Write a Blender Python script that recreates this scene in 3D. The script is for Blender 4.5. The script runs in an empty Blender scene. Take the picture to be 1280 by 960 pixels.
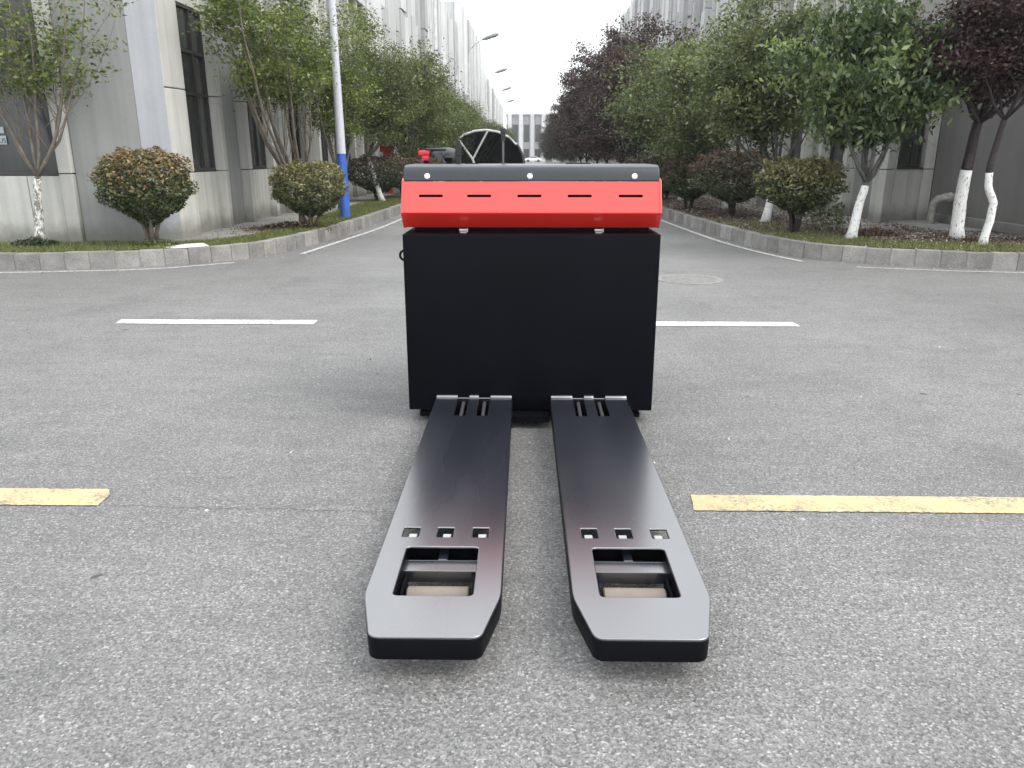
import bpy, bmesh, math, random
import numpy as np
from mathutils import Vector, Matrix
R = math.radians
SC = bpy.context.scene
COL = SC.collection
random.seed(7)
RNG = np.random.default_rng(11)

# ------------------------------------------------------------------ camera
cd = bpy.data.cameras.new('camera'); cam = bpy.data.objects.new('camera', cd); COL.objects.link(cam)
cam.location = (0, 0, 1.305); cam.rotation_euler = (R(90 - 16.48), 0, R(1.1445))
cd.sensor_width = 36; cd.lens = 27; cd.clip_start = .05; cd.clip_end = 3000
SC.camera = cam
# ------------------------------------------------------------------ light: bright overcast sky, soft sun from behind right
SUN_EL, SUN_AZ = R(50), R(112)          # azimuth clockwise from +Y
w = bpy.data.worlds.new('World'); SC.world = w; w.use_nodes = True
nt = w.node_tree; bg = nt.nodes['Background']
sky = nt.nodes.new('ShaderNodeTexSky'); sky.sky_type = 'NISHITA'; sky.sun_disc = False
sky.sun_elevation = SUN_EL; sky.sun_rotation = SUN_AZ; sky.dust_density = 4; sky.air_density = 1.2
mx = nt.nodes.new('ShaderNodeMix'); mx.data_type = 'RGBA'; mx.inputs['Factor'].default_value = .84
nt.links.new(sky.outputs[0], mx.inputs[6]); mx.inputs[7].default_value = (13.2, 13.6, 13.9, 1)
nt.links.new(mx.outputs[2], bg.inputs['Color']); bg.inputs['Strength'].default_value = .1
ld = bpy.data.lights.new('sun', 'SUN'); ld.energy = 1.1; ld.angle = R(32); ld.color = (1, .965, .92)
sun = bpy.data.objects.new('sun', ld); COL.objects.link(sun)
sd = Vector((math.sin(SUN_AZ) * math.cos(SUN_EL), math.cos(SUN_AZ) * math.cos(SUN_EL), math.sin(SUN_EL)))
sun.rotation_euler = (-sd).to_track_quat('-Z', 'Y').to_euler()
SC.view_settings.view_transform = 'Standard'; SC.view_settings.look = 'None'
SC.view_settings.exposure = 0.84; SC.view_settings.gamma = 1

# ------------------------------------------------------------------ materials
class N:
    def __init__(s, name):
        s.m = bpy.data.materials.new(name); s.m.use_nodes = True; s.t = s.m.node_tree
        s.b = s.t.nodes['Principled BSDF']; s.out = s.t.nodes['Material Output']
        s.co = s.t.nodes.new('ShaderNodeTexCoord')
    def n(s, ty, **k):
        x = s.t.nodes.new(ty)
        for a, b in k.items():
            if a.startswith('_'): x.inputs[a[1:]].default_value = b
            else: setattr(x, a, b)
        return x
    def l(s, a, b): s.t.links.new(a, b)
    def noise(s, scale, detail=4, rough=.6, vec=None, stretch=None):
        x = s.n('ShaderNodeTexNoise'); x.inputs['Scale'].default_value = scale
        x.inputs['Detail'].default_value = detail; x.inputs['Roughness'].default_value = rough
        v = vec or s.co.outputs['Object']
        if stretch:
            mp = s.n('ShaderNodeMapping'); mp.inputs['Scale'].default_value = stretch; s.l(v, mp.inputs[0]); v = mp.outputs[0]
        s.l(v, x.inputs['Vector']); return x.outputs['Fac']
    def ramp(s, fac, stops):
        r = s.n('ShaderNodeValToRGB'); e = r.color_ramp.elements
        while len(e) < len(stops): e.new(.5)
        for i, (p, c) in enumerate(stops):
            e[i].position = p; e[i].color = (c, c, c, 1) if isinstance(c, (int, float)) else (*c, 1)
        s.l(fac, r.inputs[0]); return r.outputs[0]
    def mix(s, fac, a, b, mode='MIX'):
        x = s.n('ShaderNodeMix'); x.data_type = 'RGBA'; x.blend_type = mode
        for i, v in ((0, fac), (6, a), (7, b)):
            if isinstance(v, (int, float)): x.inputs[i].default_value = v if i == 0 else (v, v, v, 1)
            elif isinstance(v, tuple): x.inputs[i].default_value = (*v, 1)
            else: s.l(v, x.inputs[i])
        return x.outputs[2]
    def bump(s, h, st=.3, d=.01):
        x = s.n('ShaderNodeBump'); x.inputs['Strength'].default_value = st; x.inputs['Distance'].default_value = d
        s.l(h, x.inputs['Height']); s.l(x.outputs[0], s.b.inputs['Normal'])
    def col(s, c):
        if isinstance(c, tuple): s.b.inputs['Base Color'].default_value = (*c, 1)
        else: s.l(c, s.b.inputs['Base Color'])
    def rough(s, r):
        if isinstance(r, (int, float)): s.b.inputs['Roughness'].default_value = r
        else: s.l(r, s.b.inputs['Roughness'])
M = {}
def simple(name, c, rough=.6, metal=0, var=.12, sc=6, bump=0, coat=0, ior=1.5):
    a = N(name); n = a.noise(sc, 5)
    a.col(a.mix(a.ramp(n, [(.3, 0), (.7, 1)]), tuple(x * (1 - var) for x in c), tuple(min(1, x * (1 + var)) for x in c)))
    a.rough(rough); a.b.inputs['Metallic'].default_value = metal; a.b.inputs['IOR'].default_value = ior
    a.b.inputs['Coat Weight'].default_value = coat; a.b.inputs['Coat Roughness'].default_value = .12
    if bump: a.bump(a.noise(sc * 8, 3), bump, .004)
    M[name] = a.m; return a

def asphalt():
    a = N('asphalt'); g = a.co.outputs['Object']
    v = a.n('ShaderNodeTexVoronoi', feature='F1'); v.inputs['Scale'].default_value = 170; a.l(g, v.inputs['Vector'])
    spk = a.n('ShaderNodeSeparateColor'); a.l(v.outputs['Color'], spk.inputs[0])
    st = a.ramp(spk.outputs[0], [(0, (.03, .03, .031)), (.30, (.14, .14, .142)), (.72, (.29, .29, .291)), (.92, (.40, .398, .393)), (1, (.75, .74, .73))])
    n1 = a.noise(95, 6, .8); st = a.mix(.5, st, a.ramp(n1, [(.30, (.05, .05, .052)), (.5, (.22, .22, .222)), (.70, (.50, .50, .50))]))
    big = a.ramp(a.noise(.55, 6, .65), [(.3, .72), (.7, 1.02)])
    c = a.mix(1.0, st, big, 'MULTIPLY')
    mid = a.ramp(a.noise(5, 5, .7, stretch=(.4, 1.5, 1)), [(.3, .87), (.7, 1.1)]); c = a.mix(1.0, c, mid, 'MULTIPLY')
    dots = a.ramp(a.noise(9, 2, .5), [(.74, 0), (.77, 1)]); c = a.mix(dots, c, (.07, .07, .07)); st2 = a.ramp(a.noise(1.7, 4, .6, stretch=(1, .6, 1)), [(.55, 1.0), (.72, .82)]); c = a.mix(1.0, c, st2, 'MULTIPLY'); grit = a.ramp(a.noise(38, 2, .5), [(.70, 0), (.74, .8)]); c = a.mix(grit, c, (.45, .45, .44))
    pale = a.ramp(a.noise(13, 2, .5, stretch=(.6, 1.7, 1)), [(.76, 0), (.79, .6)]); c = a.mix(pale, c, (.5, .5, .49))
    c = a.mix(1.0, c, (.87, .855, .835), 'MULTIPLY'); a.col(c); a.rough(.62); a.b.inputs['Specular IOR Level'].default_value = .55
    a.bump(a.mix(.5, v.outputs['Distance'], n1), .8, .005); M['asphalt'] = a.m
asphalt()
def paint(name, c):
    a = N(name); n = a.noise(70, 6, .85); big = a.noise(4, 6, .75); ad = a.n('ShaderNodeMath', operation='MULTIPLY_ADD'); a.l(big, ad.inputs[0]); ad.inputs[1].default_value = .7; a.l(n, ad.inputs[2])
    wear = a.ramp(ad.outputs[0], [(.86, 0), (.98, 1)]); n2 = a.ramp(a.noise(9, 6, .8), [(.3, .74), (.65, 1.05)])
    a.col(a.mix(wear, a.mix(1.0, c, n2, 'MULTIPLY'), (.17, .165, .155))); a.rough(.65); a.bump(n, .3, .003); M[name] = a.m
paint('white_paint_line', (.66, .66, .655)); paint('yellow_paint_line', (.56, .45, .25))
def worn(name):
    a = N(name); n = a.noise(22, 6, .8); wear = a.ramp(n, [(.46, 0), (.60, 1)])
    a.col(a.mix(wear, (.60, .59, .57), (.19, .185, .18))); a.rough(.75); M[name] = a.m
worn('worn_line')

def concrete(name, c, streak=.25, var=.12, rnd=.10, rough=.75, stain=None):
    a = N(name)
    oi = a.n('ShaderNodeObjectInfo')
    s1 = a.ramp(a.noise(1.0, 6, .6, stretch=(9, 9, .35)), [(.3, 1 - streak), (.75, 1.06)])
    s2 = a.ramp(a.noise(.9, 5), [(.3, 1 - var), (.7, 1 + var * .6)])
    s3 = a.ramp(a.noise(60, 4, .7), [(.3, .93), (.7, 1.05)])
    k = a.mix(1.0, a.mix(1.0, c, s1, 'MULTIPLY'), s2, 'MULTIPLY'); k = a.mix(1.0, k, s3, 'MULTIPLY')
    rr = a.ramp(oi.outputs['Random'], [(0, 1 - rnd), (1, 1 + rnd)]); k = a.mix(1.0, k, rr, 'MULTIPLY')
    if stain:
        sep = a.n('ShaderNodeSeparateXYZ'); a.l(a.co.outputs['Object'], sep.inputs[0])
        ad = a.n('ShaderNodeMath', operation='ADD'); a.l(sep.outputs[2], ad.inputs[0])
        mm = a.n('ShaderNodeMath', operation='MULTIPLY'); a.l(a.noise(2.2, 6, .7), mm.inputs[0]); mm.inputs[1].default_value = -.5; a.l(mm.outputs[0], ad.inputs[1])
        f = a.ramp(ad.outputs[0], [(0, .75), (stain, 0)]); k = a.mix(f, k, (.13, .125, .10))
    a.col(k); a.rough(rough); a.bump(a.noise(45, 5, .7), .12, .004); M[name] = a.m
concrete('pale_concrete', (.53, .525, .49), stain=.25)
concrete('grey_concrete', (.26, .265, .26), streak=.18, stain=.22)
concrete('lilac_concrete', (.37, .385, .41), streak=.12, stain=.2)
concrete('white_facade', (.60, .61, .60), streak=.2, rnd=.14)
concrete('dark_render', (.19, .188, .18), streak=.12, stain=.3)
concrete('apron_concrete', (.27, .265, .25), streak=0, var=.35)
concrete('kerb_granite', (.36, .35, .335), streak=.05, var=.25, rnd=.18)
concrete('rib_facade', (.50, .50, .50), streak=.22, rnd=.2)
def kerbspeck():
    a = N('kerb_stone_speckle'); oi = a.n('ShaderNodeObjectInfo')
    ad = a.n('ShaderNodeVectorMath', operation='ADD'); cb = a.n('ShaderNodeCombineXYZ')
    mm = a.n('ShaderNodeMath', operation='MULTIPLY'); a.l(oi.outputs['Random'], mm.inputs[0]); mm.inputs[1].default_value = 37
    a.l(mm.outputs[0], cb.inputs[0]); a.l(mm.outputs[0], cb.inputs[1]); a.l(a.co.outputs['Object'], ad.inputs[0]); a.l(cb.outputs[0], ad.inputs[1]); v = ad.outputs[0]
    s = a.ramp(a.noise(110, 5, .8, vec=v), [(.3, (.10, .095, .09)), (.5, (.26, .25, .235)), (.72, (.45, .435, .41))])
    b = a.ramp(a.noise(3.5, 5, .7, vec=v), [(.3, .62), (.65, 1.1)]); s = a.mix(1.0, s, b, 'MULTIPLY')
    r = a.ramp(oi.outputs['Random'], [(0, .78), (1, 1.2)]); s = a.mix(1.0, s, r, 'MULTIPLY')
    a.col(s); a.rough(.85); a.bump(a.noise(90, 4, .8, vec=v), .35, .005); M['kerb_stone'] = a.m
kerbspeck()
def soil(name, c1, c2, c3):
    a = N(name)
    k = a.ramp(a.noise(14, 8, .75), [(.3, c1), (.5, c2), (.68, c3)])
    k = a.mix(1.0, k, a.ramp(a.noise(.9, 5), [(.3, .7), (.7, 1.15)]), 'MULTIPLY')
    a.col(k); a.rough(.95); a.bump(a.noise(30, 8, .8), .8, .03); M[name] = a.m
soil('verge_turf', (.05, .06, .018), (.085, .10, .035), (.14, .13, .07))
soil('leafy_soil', (.045, .032, .025), (.10, .072, .06), (.17, .13, .11))
simple('grass_blade', (.16, .21, .055), .7, var=.35, sc=3)
simple('black_paint', (.003, .0033, .0055), .42, var=.2, sc=2, coat=0, ior=1.16)
def forkpaint():
    a = N('fork_paint'); a.col((.010, .012, .020))
    n = a.noise(1.6, 2, .4, stretch=(3, .8, 1))
    a.rough(a.ramp(n, [(.3, .24), (.7, .33)])); a.b.inputs['IOR'].default_value = 2.7
    a.b.inputs['Coat Weight'].default_value = .6; a.b.inputs['Coat Roughness'].default_value = .22; a.b.inputs['Coat IOR'].default_value = 2.0
    M['fork_paint'] = a.m
forkpaint()
simple('satin_black', (.004, .004, .006), .5, var=.2, ior=1.18)
simple('dark_cavity', (.008, .008, .009), .8)
simple('red_paint', (.58, .024, .016), .28, var=.05, sc=3, coat=.6, ior=1.6)
simple('charcoal_plastic', (.020, .025, .031), .36, var=.08, sc=30, coat=.0, ior=1.5)
simple('red_plastic', (.55, .02, .04), .4); simple('steel', (.4, .4, .39), .4, .9); simple('bolt_white', (.85, .85, .85), .35)
simple('bright_tab', (.42, .43, .43), .4, .2); simple('roller_polyurethane', (.20, .17, .135), .55, var=.12, sc=8)
simple('rubber', (.02, .02, .02), .75); simple('grey_plastic', (.07, .07, .075), .5)
simple('bark_brown', (.12, .095, .075), .9, var=.4, sc=14, bump=.6); simple('bark_dark', (.035, .025, .026), .85, var=.4, sc=14, bump=.6)
simple('bark_olive', (.17, .145, .115), .9, var=.4, sc=10, bump=.6); simple('bark_grey', (.11, .11, .095), .9, var=.35, sc=14, bump=.6)
def limewash(name, lo, hi, bark):
    a = N(name); f = a.ramp(a.noise(26, 6, .75, stretch=(1.4, 1.4, .6)), [(lo, 0), (hi, 1)])
    a.col(a.mix(f, (.76, .76, .74), bark)); a.rough(.85); a.bump(a.noise(40, 5), .5, .006); M[name] = a.m
limewash('limewash', .56, .62, (.10, .085, .07)); limewash('limewash_worn', .46, .52, (.20, .18, .15))
def glass(name, c, rough=.08):
    a = N(name); n = a.noise(.8, 4, .6, stretch=(5, 5, .5))
    a.col(a.ramp(n, [(.3, tuple(x * .5 for x in c)), (.6, c), (.8, tuple(x * 1.9 for x in c))]))
    a.rough(rough); a.b.inputs['IOR'].default_value = 1.5; M[name] = a.m
glass('window_glass', (.045, .048, .047), .12); glass('frosted_glass', (.10, .125, .105), .2)
simple('window_frame', (.035, .033, .032), .5); simple('sticker', (.35, .42, .45), .6)
simple('pole_white', (.58, .59, .64), .45, var=.1, sc=20); simple('pole_blue', (.045, .13, .50), .4, var=.15, sc=20)
simple('lamp_white', (.70, .71, .71), .4); simple('lamp_grey', (.28, .29, .31), .5)
simple('canopy_skin', (.05, .038, .036), .7, var=.3, sc=1.5); simple('canopy_frame', (.70, .71, .68), .5); simple('canopy_rib', (.12, .10, .09), .6)
simple('signal_red', (.55, .02, .02), .5, var=.3); simple('car_white', (.78, .79, .80), .3, coat=.5); simple('pipe_paint', (.27, .26, .235), .7, var=.5, sc=12)
simple('paper_white', (.70, .70, .67), .8, var=.06, sc=8); simple('manhole_iron', (.24, .235, .225), .7, var=.2, sc=20)
def leafmat(name, dark, mid, light, trans=.32):
    a = N(name); at = a.n('ShaderNodeAttribute', attribute_name='tint')
    c = a.ramp(at.outputs['Fac'], [(0, dark), (.45, mid), (1, light)])
    a.col(c); a.rough(.38); a.b.inputs['Specular IOR Level'].default_value = .6
    tr = a.n('ShaderNodeBsdfTranslucent'); a.l(a.mix(1.0, c, (1.25, 1.3, .75), 'MULTIPLY'), tr.inputs['Color'])
    ms = a.n('ShaderNodeMixShader'); ms.inputs[0].default_value = trans
    a.l(a.b.outputs[0], ms.inputs[1]); a.l(tr.outputs[0], ms.inputs[2]); a.l(ms.outputs[0], a.out.inputs[0]); M[name] = a.m
leafmat('leaf_bright', (.045, .075, .02), (.135, .18, .045), (.28, .33, .09))
leafmat('leaf_mid', (.035, .055, .02), (.11, .14, .045), (.23, .26, .09))
leafmat('leaf_maple', (.02, .045, .018), (.08, .12, .045), (.25, .31, .12))
leafmat('leaf_pale', (.04, .06, .025), (.125, .155, .065), (.28, .32, .15))
leafmat('leaf_purple', (.026, .014, .014), (.066, .036, .034), (.15, .088, .075), .22)
leafmat('leaf_dark', (.02, .035, .014), (.045, .07, .028), (.09, .12, .05))
leafmat('leaf_photinia', (.022, .04, .013), (.06, .085, .028), (.16, .18, .065), .2)
leafmat('leaf_newgrowth', (.10, .085, .03), (.22, .155, .07), (.36, .27, .14), .2)
leafmat('leaf_yellowing', (.09, .085, .03), (.19, .175, .07), (.33, .30, .14), .2)
leafmat('leaf_redgreen', (.05, .03, .02), (.11, .07, .045), (.20, .12, .075), .2)
leafmat('petals', (.12, .08, .06), (.22, .15, .13), (.62, .55, .52), .1)
leafmat('litter', (.045, .03, .02), (.12, .08, .055), (.25, .18, .12), .1)

# ------------------------------------------------------------------ builders
def obj(name, me, parent=None, loc=(0, 0, 0)):
    o = bpy.data.objects.new(name, me); COL.objects.link(o); o.location = loc
    if parent: o.parent = parent
    return o
def root(name, label, cat, loc=(0, 0, 0), group=None):
    o = bpy.data.objects.new(name, None); COL.objects.link(o); o.location = loc; o.empty_display_size = .2
    o['label'] = label; o['category'] = cat
    if group: o['group'] = group
    return o
def struct(o): o['kind'] = 'structure'; return o
def stuff(o): o['kind'] = 'stuff'; return o
class MB:
    def __init__(s, off=(0, 0, 0)): s.v = []; s.f = []; s.o = Vector(off)
    def add(s, vs, fs):
        k = len(s.v); s.v += [tuple(Vector(p) - s.o) for p in vs]; s.f += [tuple(i + k for i in f) for f in fs]
    def box(s, x0, x1, y0, y1, z0, z1, T=None):
        p = [(x, y, z) for z in (z0, z1) for x, y in ((x0, y0), (x1, y0), (x1, y1), (x0, y1))]
        if T: p = [T(*q) for q in p]
        s.add(p, [(3, 2, 1, 0), (4, 5, 6, 7), (0, 1, 5, 4), (1, 2, 6, 5), (2, 3, 7, 6), (3, 0, 4, 7)])
    def prism(s, poly, z0, z1):
        n = len(poly); ar = sum(poly[i][0] * poly[(i + 1) % n][1] - poly[(i + 1) % n][0] * poly[i][1] for i in range(n))
        if ar < 0: poly = poly[::-1]
        s.add([(x, y, z0) for x, y in poly] + [(x, y, z1) for x, y in poly],
              [tuple(range(n))[::-1], tuple(range(n, 2 * n))] + [(i, (i + 1) % n, (i + 1) % n + n, i + n) for i in range(n)])
    def prismx(s, prof, x0, x1):       # profile in (y, z), extruded along x
        n = len(prof); ar = sum(prof[i][0] * prof[(i + 1) % n][1] - prof[(i + 1) % n][0] * prof[i][1] for i in range(n))
        if ar < 0: prof = prof[::-1]
        s.add([(x1, y, z) for y, z in prof] + [(x0, y, z) for y, z in prof],
              [tuple(range(n)), tuple(range(n, 2 * n))[::-1]] + [(i, i + n, (i + 1) % n + n, (i + 1) % n) for i in range(n)])
    def tube(s, pts, rs, n=8, cap=True):
        pts = [Vector(p) for p in pts]; up = Vector((.13, .21, 1)).normalized(); k = len(s.v); ring = []
        for i, p in enumerate(pts):
            d = (pts[min(i + 1, len(pts) - 1)] - pts[max(i - 1, 0)]).normalized()
            a = d.cross(Vector((1, 0, 0)) if abs(d.x) < .8 else Vector((0, 1, 0))).normalized(); b = d.cross(a); r = rs[i] if isinstance(rs, (list, tuple)) else rs
            for j in range(n):
                t = 2 * math.pi * j / n; q = p + (a * math.cos(t) + b * math.sin(t)) * r; s.v.append(tuple(q - s.o))
        for i in range(len(pts) - 1):
            for j in range(n): s.f.append((k + i * n + j, k + i * n + (j + 1) % n, k + (i + 1) * n + (j + 1) % n, k + (i + 1) * n + j))
        if cap: s.f.append(tuple(range(k, k + n))[::-1]); s.f.append(tuple(range(k + (len(pts) - 1) * n, k + len(pts) * n)))
    def build(s, name, mat, parent=None, bevel=0, smooth=False, seg=2, loc=None):
        me = bpy.data.meshes.new(name); me.from_pydata(s.v, [], s.f); me.materials.append(M[mat])
        if bevel or smooth:
            bm = bmesh.new(); bm.from_mesh(me); bmesh.ops.recalc_face_normals(bm, faces=bm.faces)
            if bevel: bmesh.ops.bevel(bm, geom=[e for e in bm.edges if len(e.link_faces) == 2 and e.calc_face_angle(0) > .35], offset=bevel, segments=seg, profile=.6, affect='EDGES', clamp_overlap=True)
            bm.to_mesh(me); bm.free()
        if smooth: me.shade_smooth()
        if smooth and smooth != 'all': me.set_sharp_from_angle(angle=R(38))
        return obj(name, me, parent, loc if loc else ((0, 0, 0) if parent else tuple(s.o)))
def rpoly(pts, r, n=4):
    out = []; m = len(pts)
    for i in range(m):
        p = Vector(pts[i]); a = Vector(pts[i - 1]) - p; b = Vector(pts[(i + 1) % m]) - p; rr = r[i] if isinstance(r, list) else r
        if rr <= 0: out.append(tuple(p)); continue
        d = min(rr, a.length * .45, b.length * .45); A = p + a.normalized() * d; B = p + b.normalized() * d
        for k in range(n + 1):
            t = k / n; out.append(tuple(A * (1 - t) ** 2 + p * 2 * t * (1 - t) + B * t * t))
    return out
def rect(x0, x1, y0, y1, r=0): return rpoly([(x0, y0), (x1, y0), (x1, y1), (x0, y1)], r) if r else [(x0, y0), (x1, y0), (x1, y1), (x0, y1)]
def plate(name, outer, holes, th, bev, mat, parent, mtx):
    cu = bpy.data.curves.new(name, 'CURVE'); cu.dimensions = '2D'; cu.fill_mode = 'BOTH'; cu.extrude = max(1e-5, th / 2 - bev); cu.bevel_depth = bev; cu.bevel_resolution = 2; cu.offset = -bev
    for pl in [outer] + holes:
        sp = cu.splines.new('POLY'); sp.points.add(len(pl) - 1); sp.use_cyclic_u = True
        for i, q in enumerate(pl): sp.points[i].co = (q[0], q[1], 0, 1)
    t = bpy.data.objects.new('tmp', cu); COL.objects.link(t); dg = bpy.context.evaluated_depsgraph_get()
    me = bpy.data.meshes.new_from_object(t.evaluated_get(dg)); bpy.data.objects.remove(t); bpy.data.curves.remove(cu)
    me.name = name; me.transform(mtx); me.materials.clear(); me.materials.append(M[mat]); me.shade_smooth(); me.set_sharp_from_angle(angle=R(30))
    return obj(name, me, parent)
def catmull(P, step):
    P = [Vector(p) for p in P]; P = [P[0] * 2 - P[1]] + P + [P[-1] * 2 - P[-2]]; out = []
    for i in range(1, len(P) - 2):
        n = max(2, int((P[i + 1] - P[i]).length / .04))
        for k in range(n):
            t = k / n; a, b, c, d = P[i - 1:i + 3]
            out.append(.5 * ((2 * b) + (c - a) * t + (2 * a - 5 * b + 4 * c - d) * t * t + (3 * b - a - 3 * c + d) * t ** 3))
    out.append(P[-2]); res = [out[0]]; acc = 0
    for i in range(1, len(out)):
        seg = (out[i] - out[i - 1]).length
        while acc + seg >= step:
            q = out[i - 1].lerp(out[i], (step - acc) / seg); res.append(q); out[i - 1] = q; seg = (out[i] - q).length; acc = 0
        acc += seg
    return res
def copy_tree(o, parent=None, **k):
    c = o.copy(); COL.objects.link(c); c.parent = parent
    for ch in list(o.children): copy_tree(ch, c)
    return c
def strip(name, path, w0, w1, z, mat, side=1):
    me = bpy.data.meshes.new(name); v = []; f = []
    for i, p in enumerate(path):
        d = (path[min(i + 1, len(path) - 1)] - path[max(i - 1, 0)]).normalized(); n = Vector((-d.y, d.x)) * side
        for wv in (w0, w1): q = p + n * wv; v.append((q.x, q.y, z))
    for i in range(len(path) - 1): f.append((2 * i, 2 * i + 1, 2 * i + 3, 2 * i + 2))
    me.from_pydata(v, [], f); me.materials.append(M[mat]); me.update()
    bm = bmesh.new(); bm.from_mesh(me)
    for fc in bm.faces:
        fc.normal_update()
        if fc.normal.z < 0: fc.normal_flip()
    bm.to_mesh(me); bm.free(); return obj(name, me)
def quads_mesh(name, V, tint, mat, parent=None, tri=False):
    k = 3 if tri else 4; n = len(V) // k; me = bpy.data.meshes.new(name); me.vertices.add(len(V)); me.vertices.foreach_set('co', V.astype(np.float32).ravel())
    me.loops.add(n * k); me.loops.foreach_set('vertex_index', np.arange(n * k, dtype=np.int32)); me.polygons.add(n)
    me.polygons.foreach_set('loop_start', np.arange(0, n * k, k, dtype=np.int32))
    at = me.attributes.new('tint', 'FLOAT', 'FACE'); at.data.foreach_set('value', np.clip(tint, 0, 1).astype(np.float32)); me.update()
    mats = mat if isinstance(mat, list) else [mat]
    for m_ in mats: me.materials.append(M[m_])
    return obj(name, me, parent)
def unit(a): return a / (np.linalg.norm(a, axis=1, keepdims=True) + 1e-9)
def leaf_quads(C, size, rng, up=.5, droop=.25, out=None, asp=.5):
    n = len(C); L = rng.normal(size=(n, 3)); L[:, 2] = L[:, 2] * .5 - droop
    Nn = rng.normal(size=(n, 3)) * .8; Nn[:, 2] += up
    if out is not None: Nn += out * 1.0
    L = unit(L); W = unit(np.cross(Nn, L)); Nn = np.cross(L, W); s = size * rng.uniform(.65, 1.3, (n, 1))
    V = np.stack([C - L * s * .5, C + W * s * asp * .5 + Nn * s * .10, C + L * s * .5 - Nn * s * .05, C - W * s * asp * .5 + Nn * s * .10], 1)
    return V.reshape(-1, 3)

# ------------------------------------------------------------------ ground, road, kerbs
me = bpy.data.meshes.new('road'); me.from_pydata([(-900, -600, 0), (900, -600, 0), (900, 1600, 0), (-900, 1600, 0)], [], [(0, 1, 2, 3)]); me.materials.append(M['asphalt'])
struct(obj('road', me))
KL = [(-40, 8.75), (-30, 8.77), (-20, 8.79), (-14, 8.81), (-10.5, 8.83), (-9, 8.85), (-7.6, 8.93), (-6.3, 9.08), (-5.43, 9.22), (-4.66, 9.45), (-4.08, 9.80), (-3.68, 10.35), (-3.44, 11.1), (-3.28, 12.2), (-3.16, 13.9), (-3.06, 17), (-3.0, 22), (-3.0, 27), (-3.0, 35), (-3.0, 60), (-3.0, 90), (-3.0, 170)]
KR = [(40, 8.8), (30, 8.83), (20, 8.87), (14, 8.92), (10.5, 8.97), (8, 9.05), (7, 9.13), (5.95, 9.33), (5.1, 9.52), (4.44, 9.82), (3.92, 10.2), (3.62, 10.75), (3.42, 11.6), (3.25, 13.3), (3.13, 15.5), (3.04, 18), (3.0, 22), (3.0, 27), (3.0, 35), (3.0, 60), (3.0, 90), (3.0, 170)]
KH = .2
def kerb(name, K, side):
    kr = MB(); P = catmull(K, .28); kobj = None
    near = [i for i in range(len(P) - 1) if P[i].y < 19.5 and abs(P[i].x) < 8.2]; far = [i for i in range(len(P) - 1) if i not in set(near)]
    # bed under the stones (joints read dark) and the far stones as one run
    b = MB()
    def seg(mb, i, j, o0, o1, z0, z1):
        p, q = P[i], P[j]; d = (q - p).normalized(); n = Vector((-d.y, d.x)) * side
        mb.prism([tuple(p + n * o0), tuple(q + n * o0), tuple(q + n * o1), tuple(p + n * o1)], z0, z1)
    for i in near: seg(b, i, i + 1, .012, .13, -.02, KH - .014)
    k = struct(b.build(name, 'kerb_granite'))
    s = MB()
    run = [i for i in far]
    for i in range(len(run) - 1):
        seg(s, run[i], run[i] + 1, 0, .14, -.02, KH)
    stuff(s.build('kerb_stone_run', 'kerb_granite', k))
    m = MB(); m.box(0, .268, 0, .14, -.02, 0); st = None
    proto = MB(); proto.box(.004, .273, 0, .14, -.02, KH); o = proto.build('kerb_stone', 'kerb_stone', k, bevel=.008); first = True
    for i in near:
        c = o if first else o.copy()
        if not first: COL.objects.link(c); c.parent = k
        first = False; d = P[i + 1] - P[i]; ang = math.atan2(d.y, d.x)
        c.location = (P[i].x, P[i].y, random.uniform(-.006, .004)) if side > 0 else (P[i + 1].x, P[i + 1].y, random.uniform(-.006, .004))
        c.rotation_euler = (random.uniform(-.02, .02), 0, (ang if side > 0 else ang + math.pi) + random.uniform(-.012, .012))
    return P
PL = kerb('kerb_left', KL, 1); PR = kerb('kerb_right', KR, -1)
# verges behind the kerbs
def verge(name, P, inner, mat, z):
    m = MB(); v = [(p.x, p.y) for p in P]; 
    me = bpy.data.meshes.new(name); bm = bmesh.new()
    vs = [bm.verts.new((x, y, z)) for x, y in v] + [bm.verts.new((x, y, z)) for x, y in inner]
    f = bm.faces.new(vs); f.normal_update()
    if f.normal.z < 0: f.normal_flip()
    bmesh.ops.triangulate(bm, faces=[f]); bm.to_mesh(me); bm.free(); me.materials.append(M[mat]); return struct(obj(name, me))
verge('verge_left', [p + Vector((-.03, .05)) for p in PL[::2]], [(-40, 170)], 'verge_turf', KH - .025)
verge('verge_right', [p + Vector((.03, .05)) for p in PR[::2]], [(40, 170)], 'leafy_soil', KH - .025)
# concrete aprons along the buildings
def sheet(name, pts, z, mat):
    me = bpy.data.meshes.new(name); me.from_pydata([(x, y, z) for x, y in pts], [], [tuple(range(len(pts)))]); me.materials.append(M[mat]); me.update()
    if me.polygons[0].normal.z < 0: me.flip_normals()
    return struct(obj(name, me))
ap = rpoly([(-5.2, 10.2), (-4.55, 10.55), (-4.15, 11.2), (-3.95, 12.6), (-4.05, 15), (-4.2, 20), (-4.3, 60), (-5.5, 60), (-5.5, 12), (-5.4, 10.8)], .3)
sheet('pavement_left', ap, KH - .018, 'apron_concrete')
sheet('pavement_right', rpoly([(9.5, 10.9), (5.9, 11.6), (5.3, 12.6), (5.0, 13.6), (5.0, 60), (7.6, 60), (7.6, 15.2), (9.5, 15)], .4), KH - .018, 'apron_concrete')
sheet('pavement_far', [(-3.6, 170.2), (9, 170.2), (9, 176), (-3.6, 176)], .05, 'verge_turf')
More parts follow.
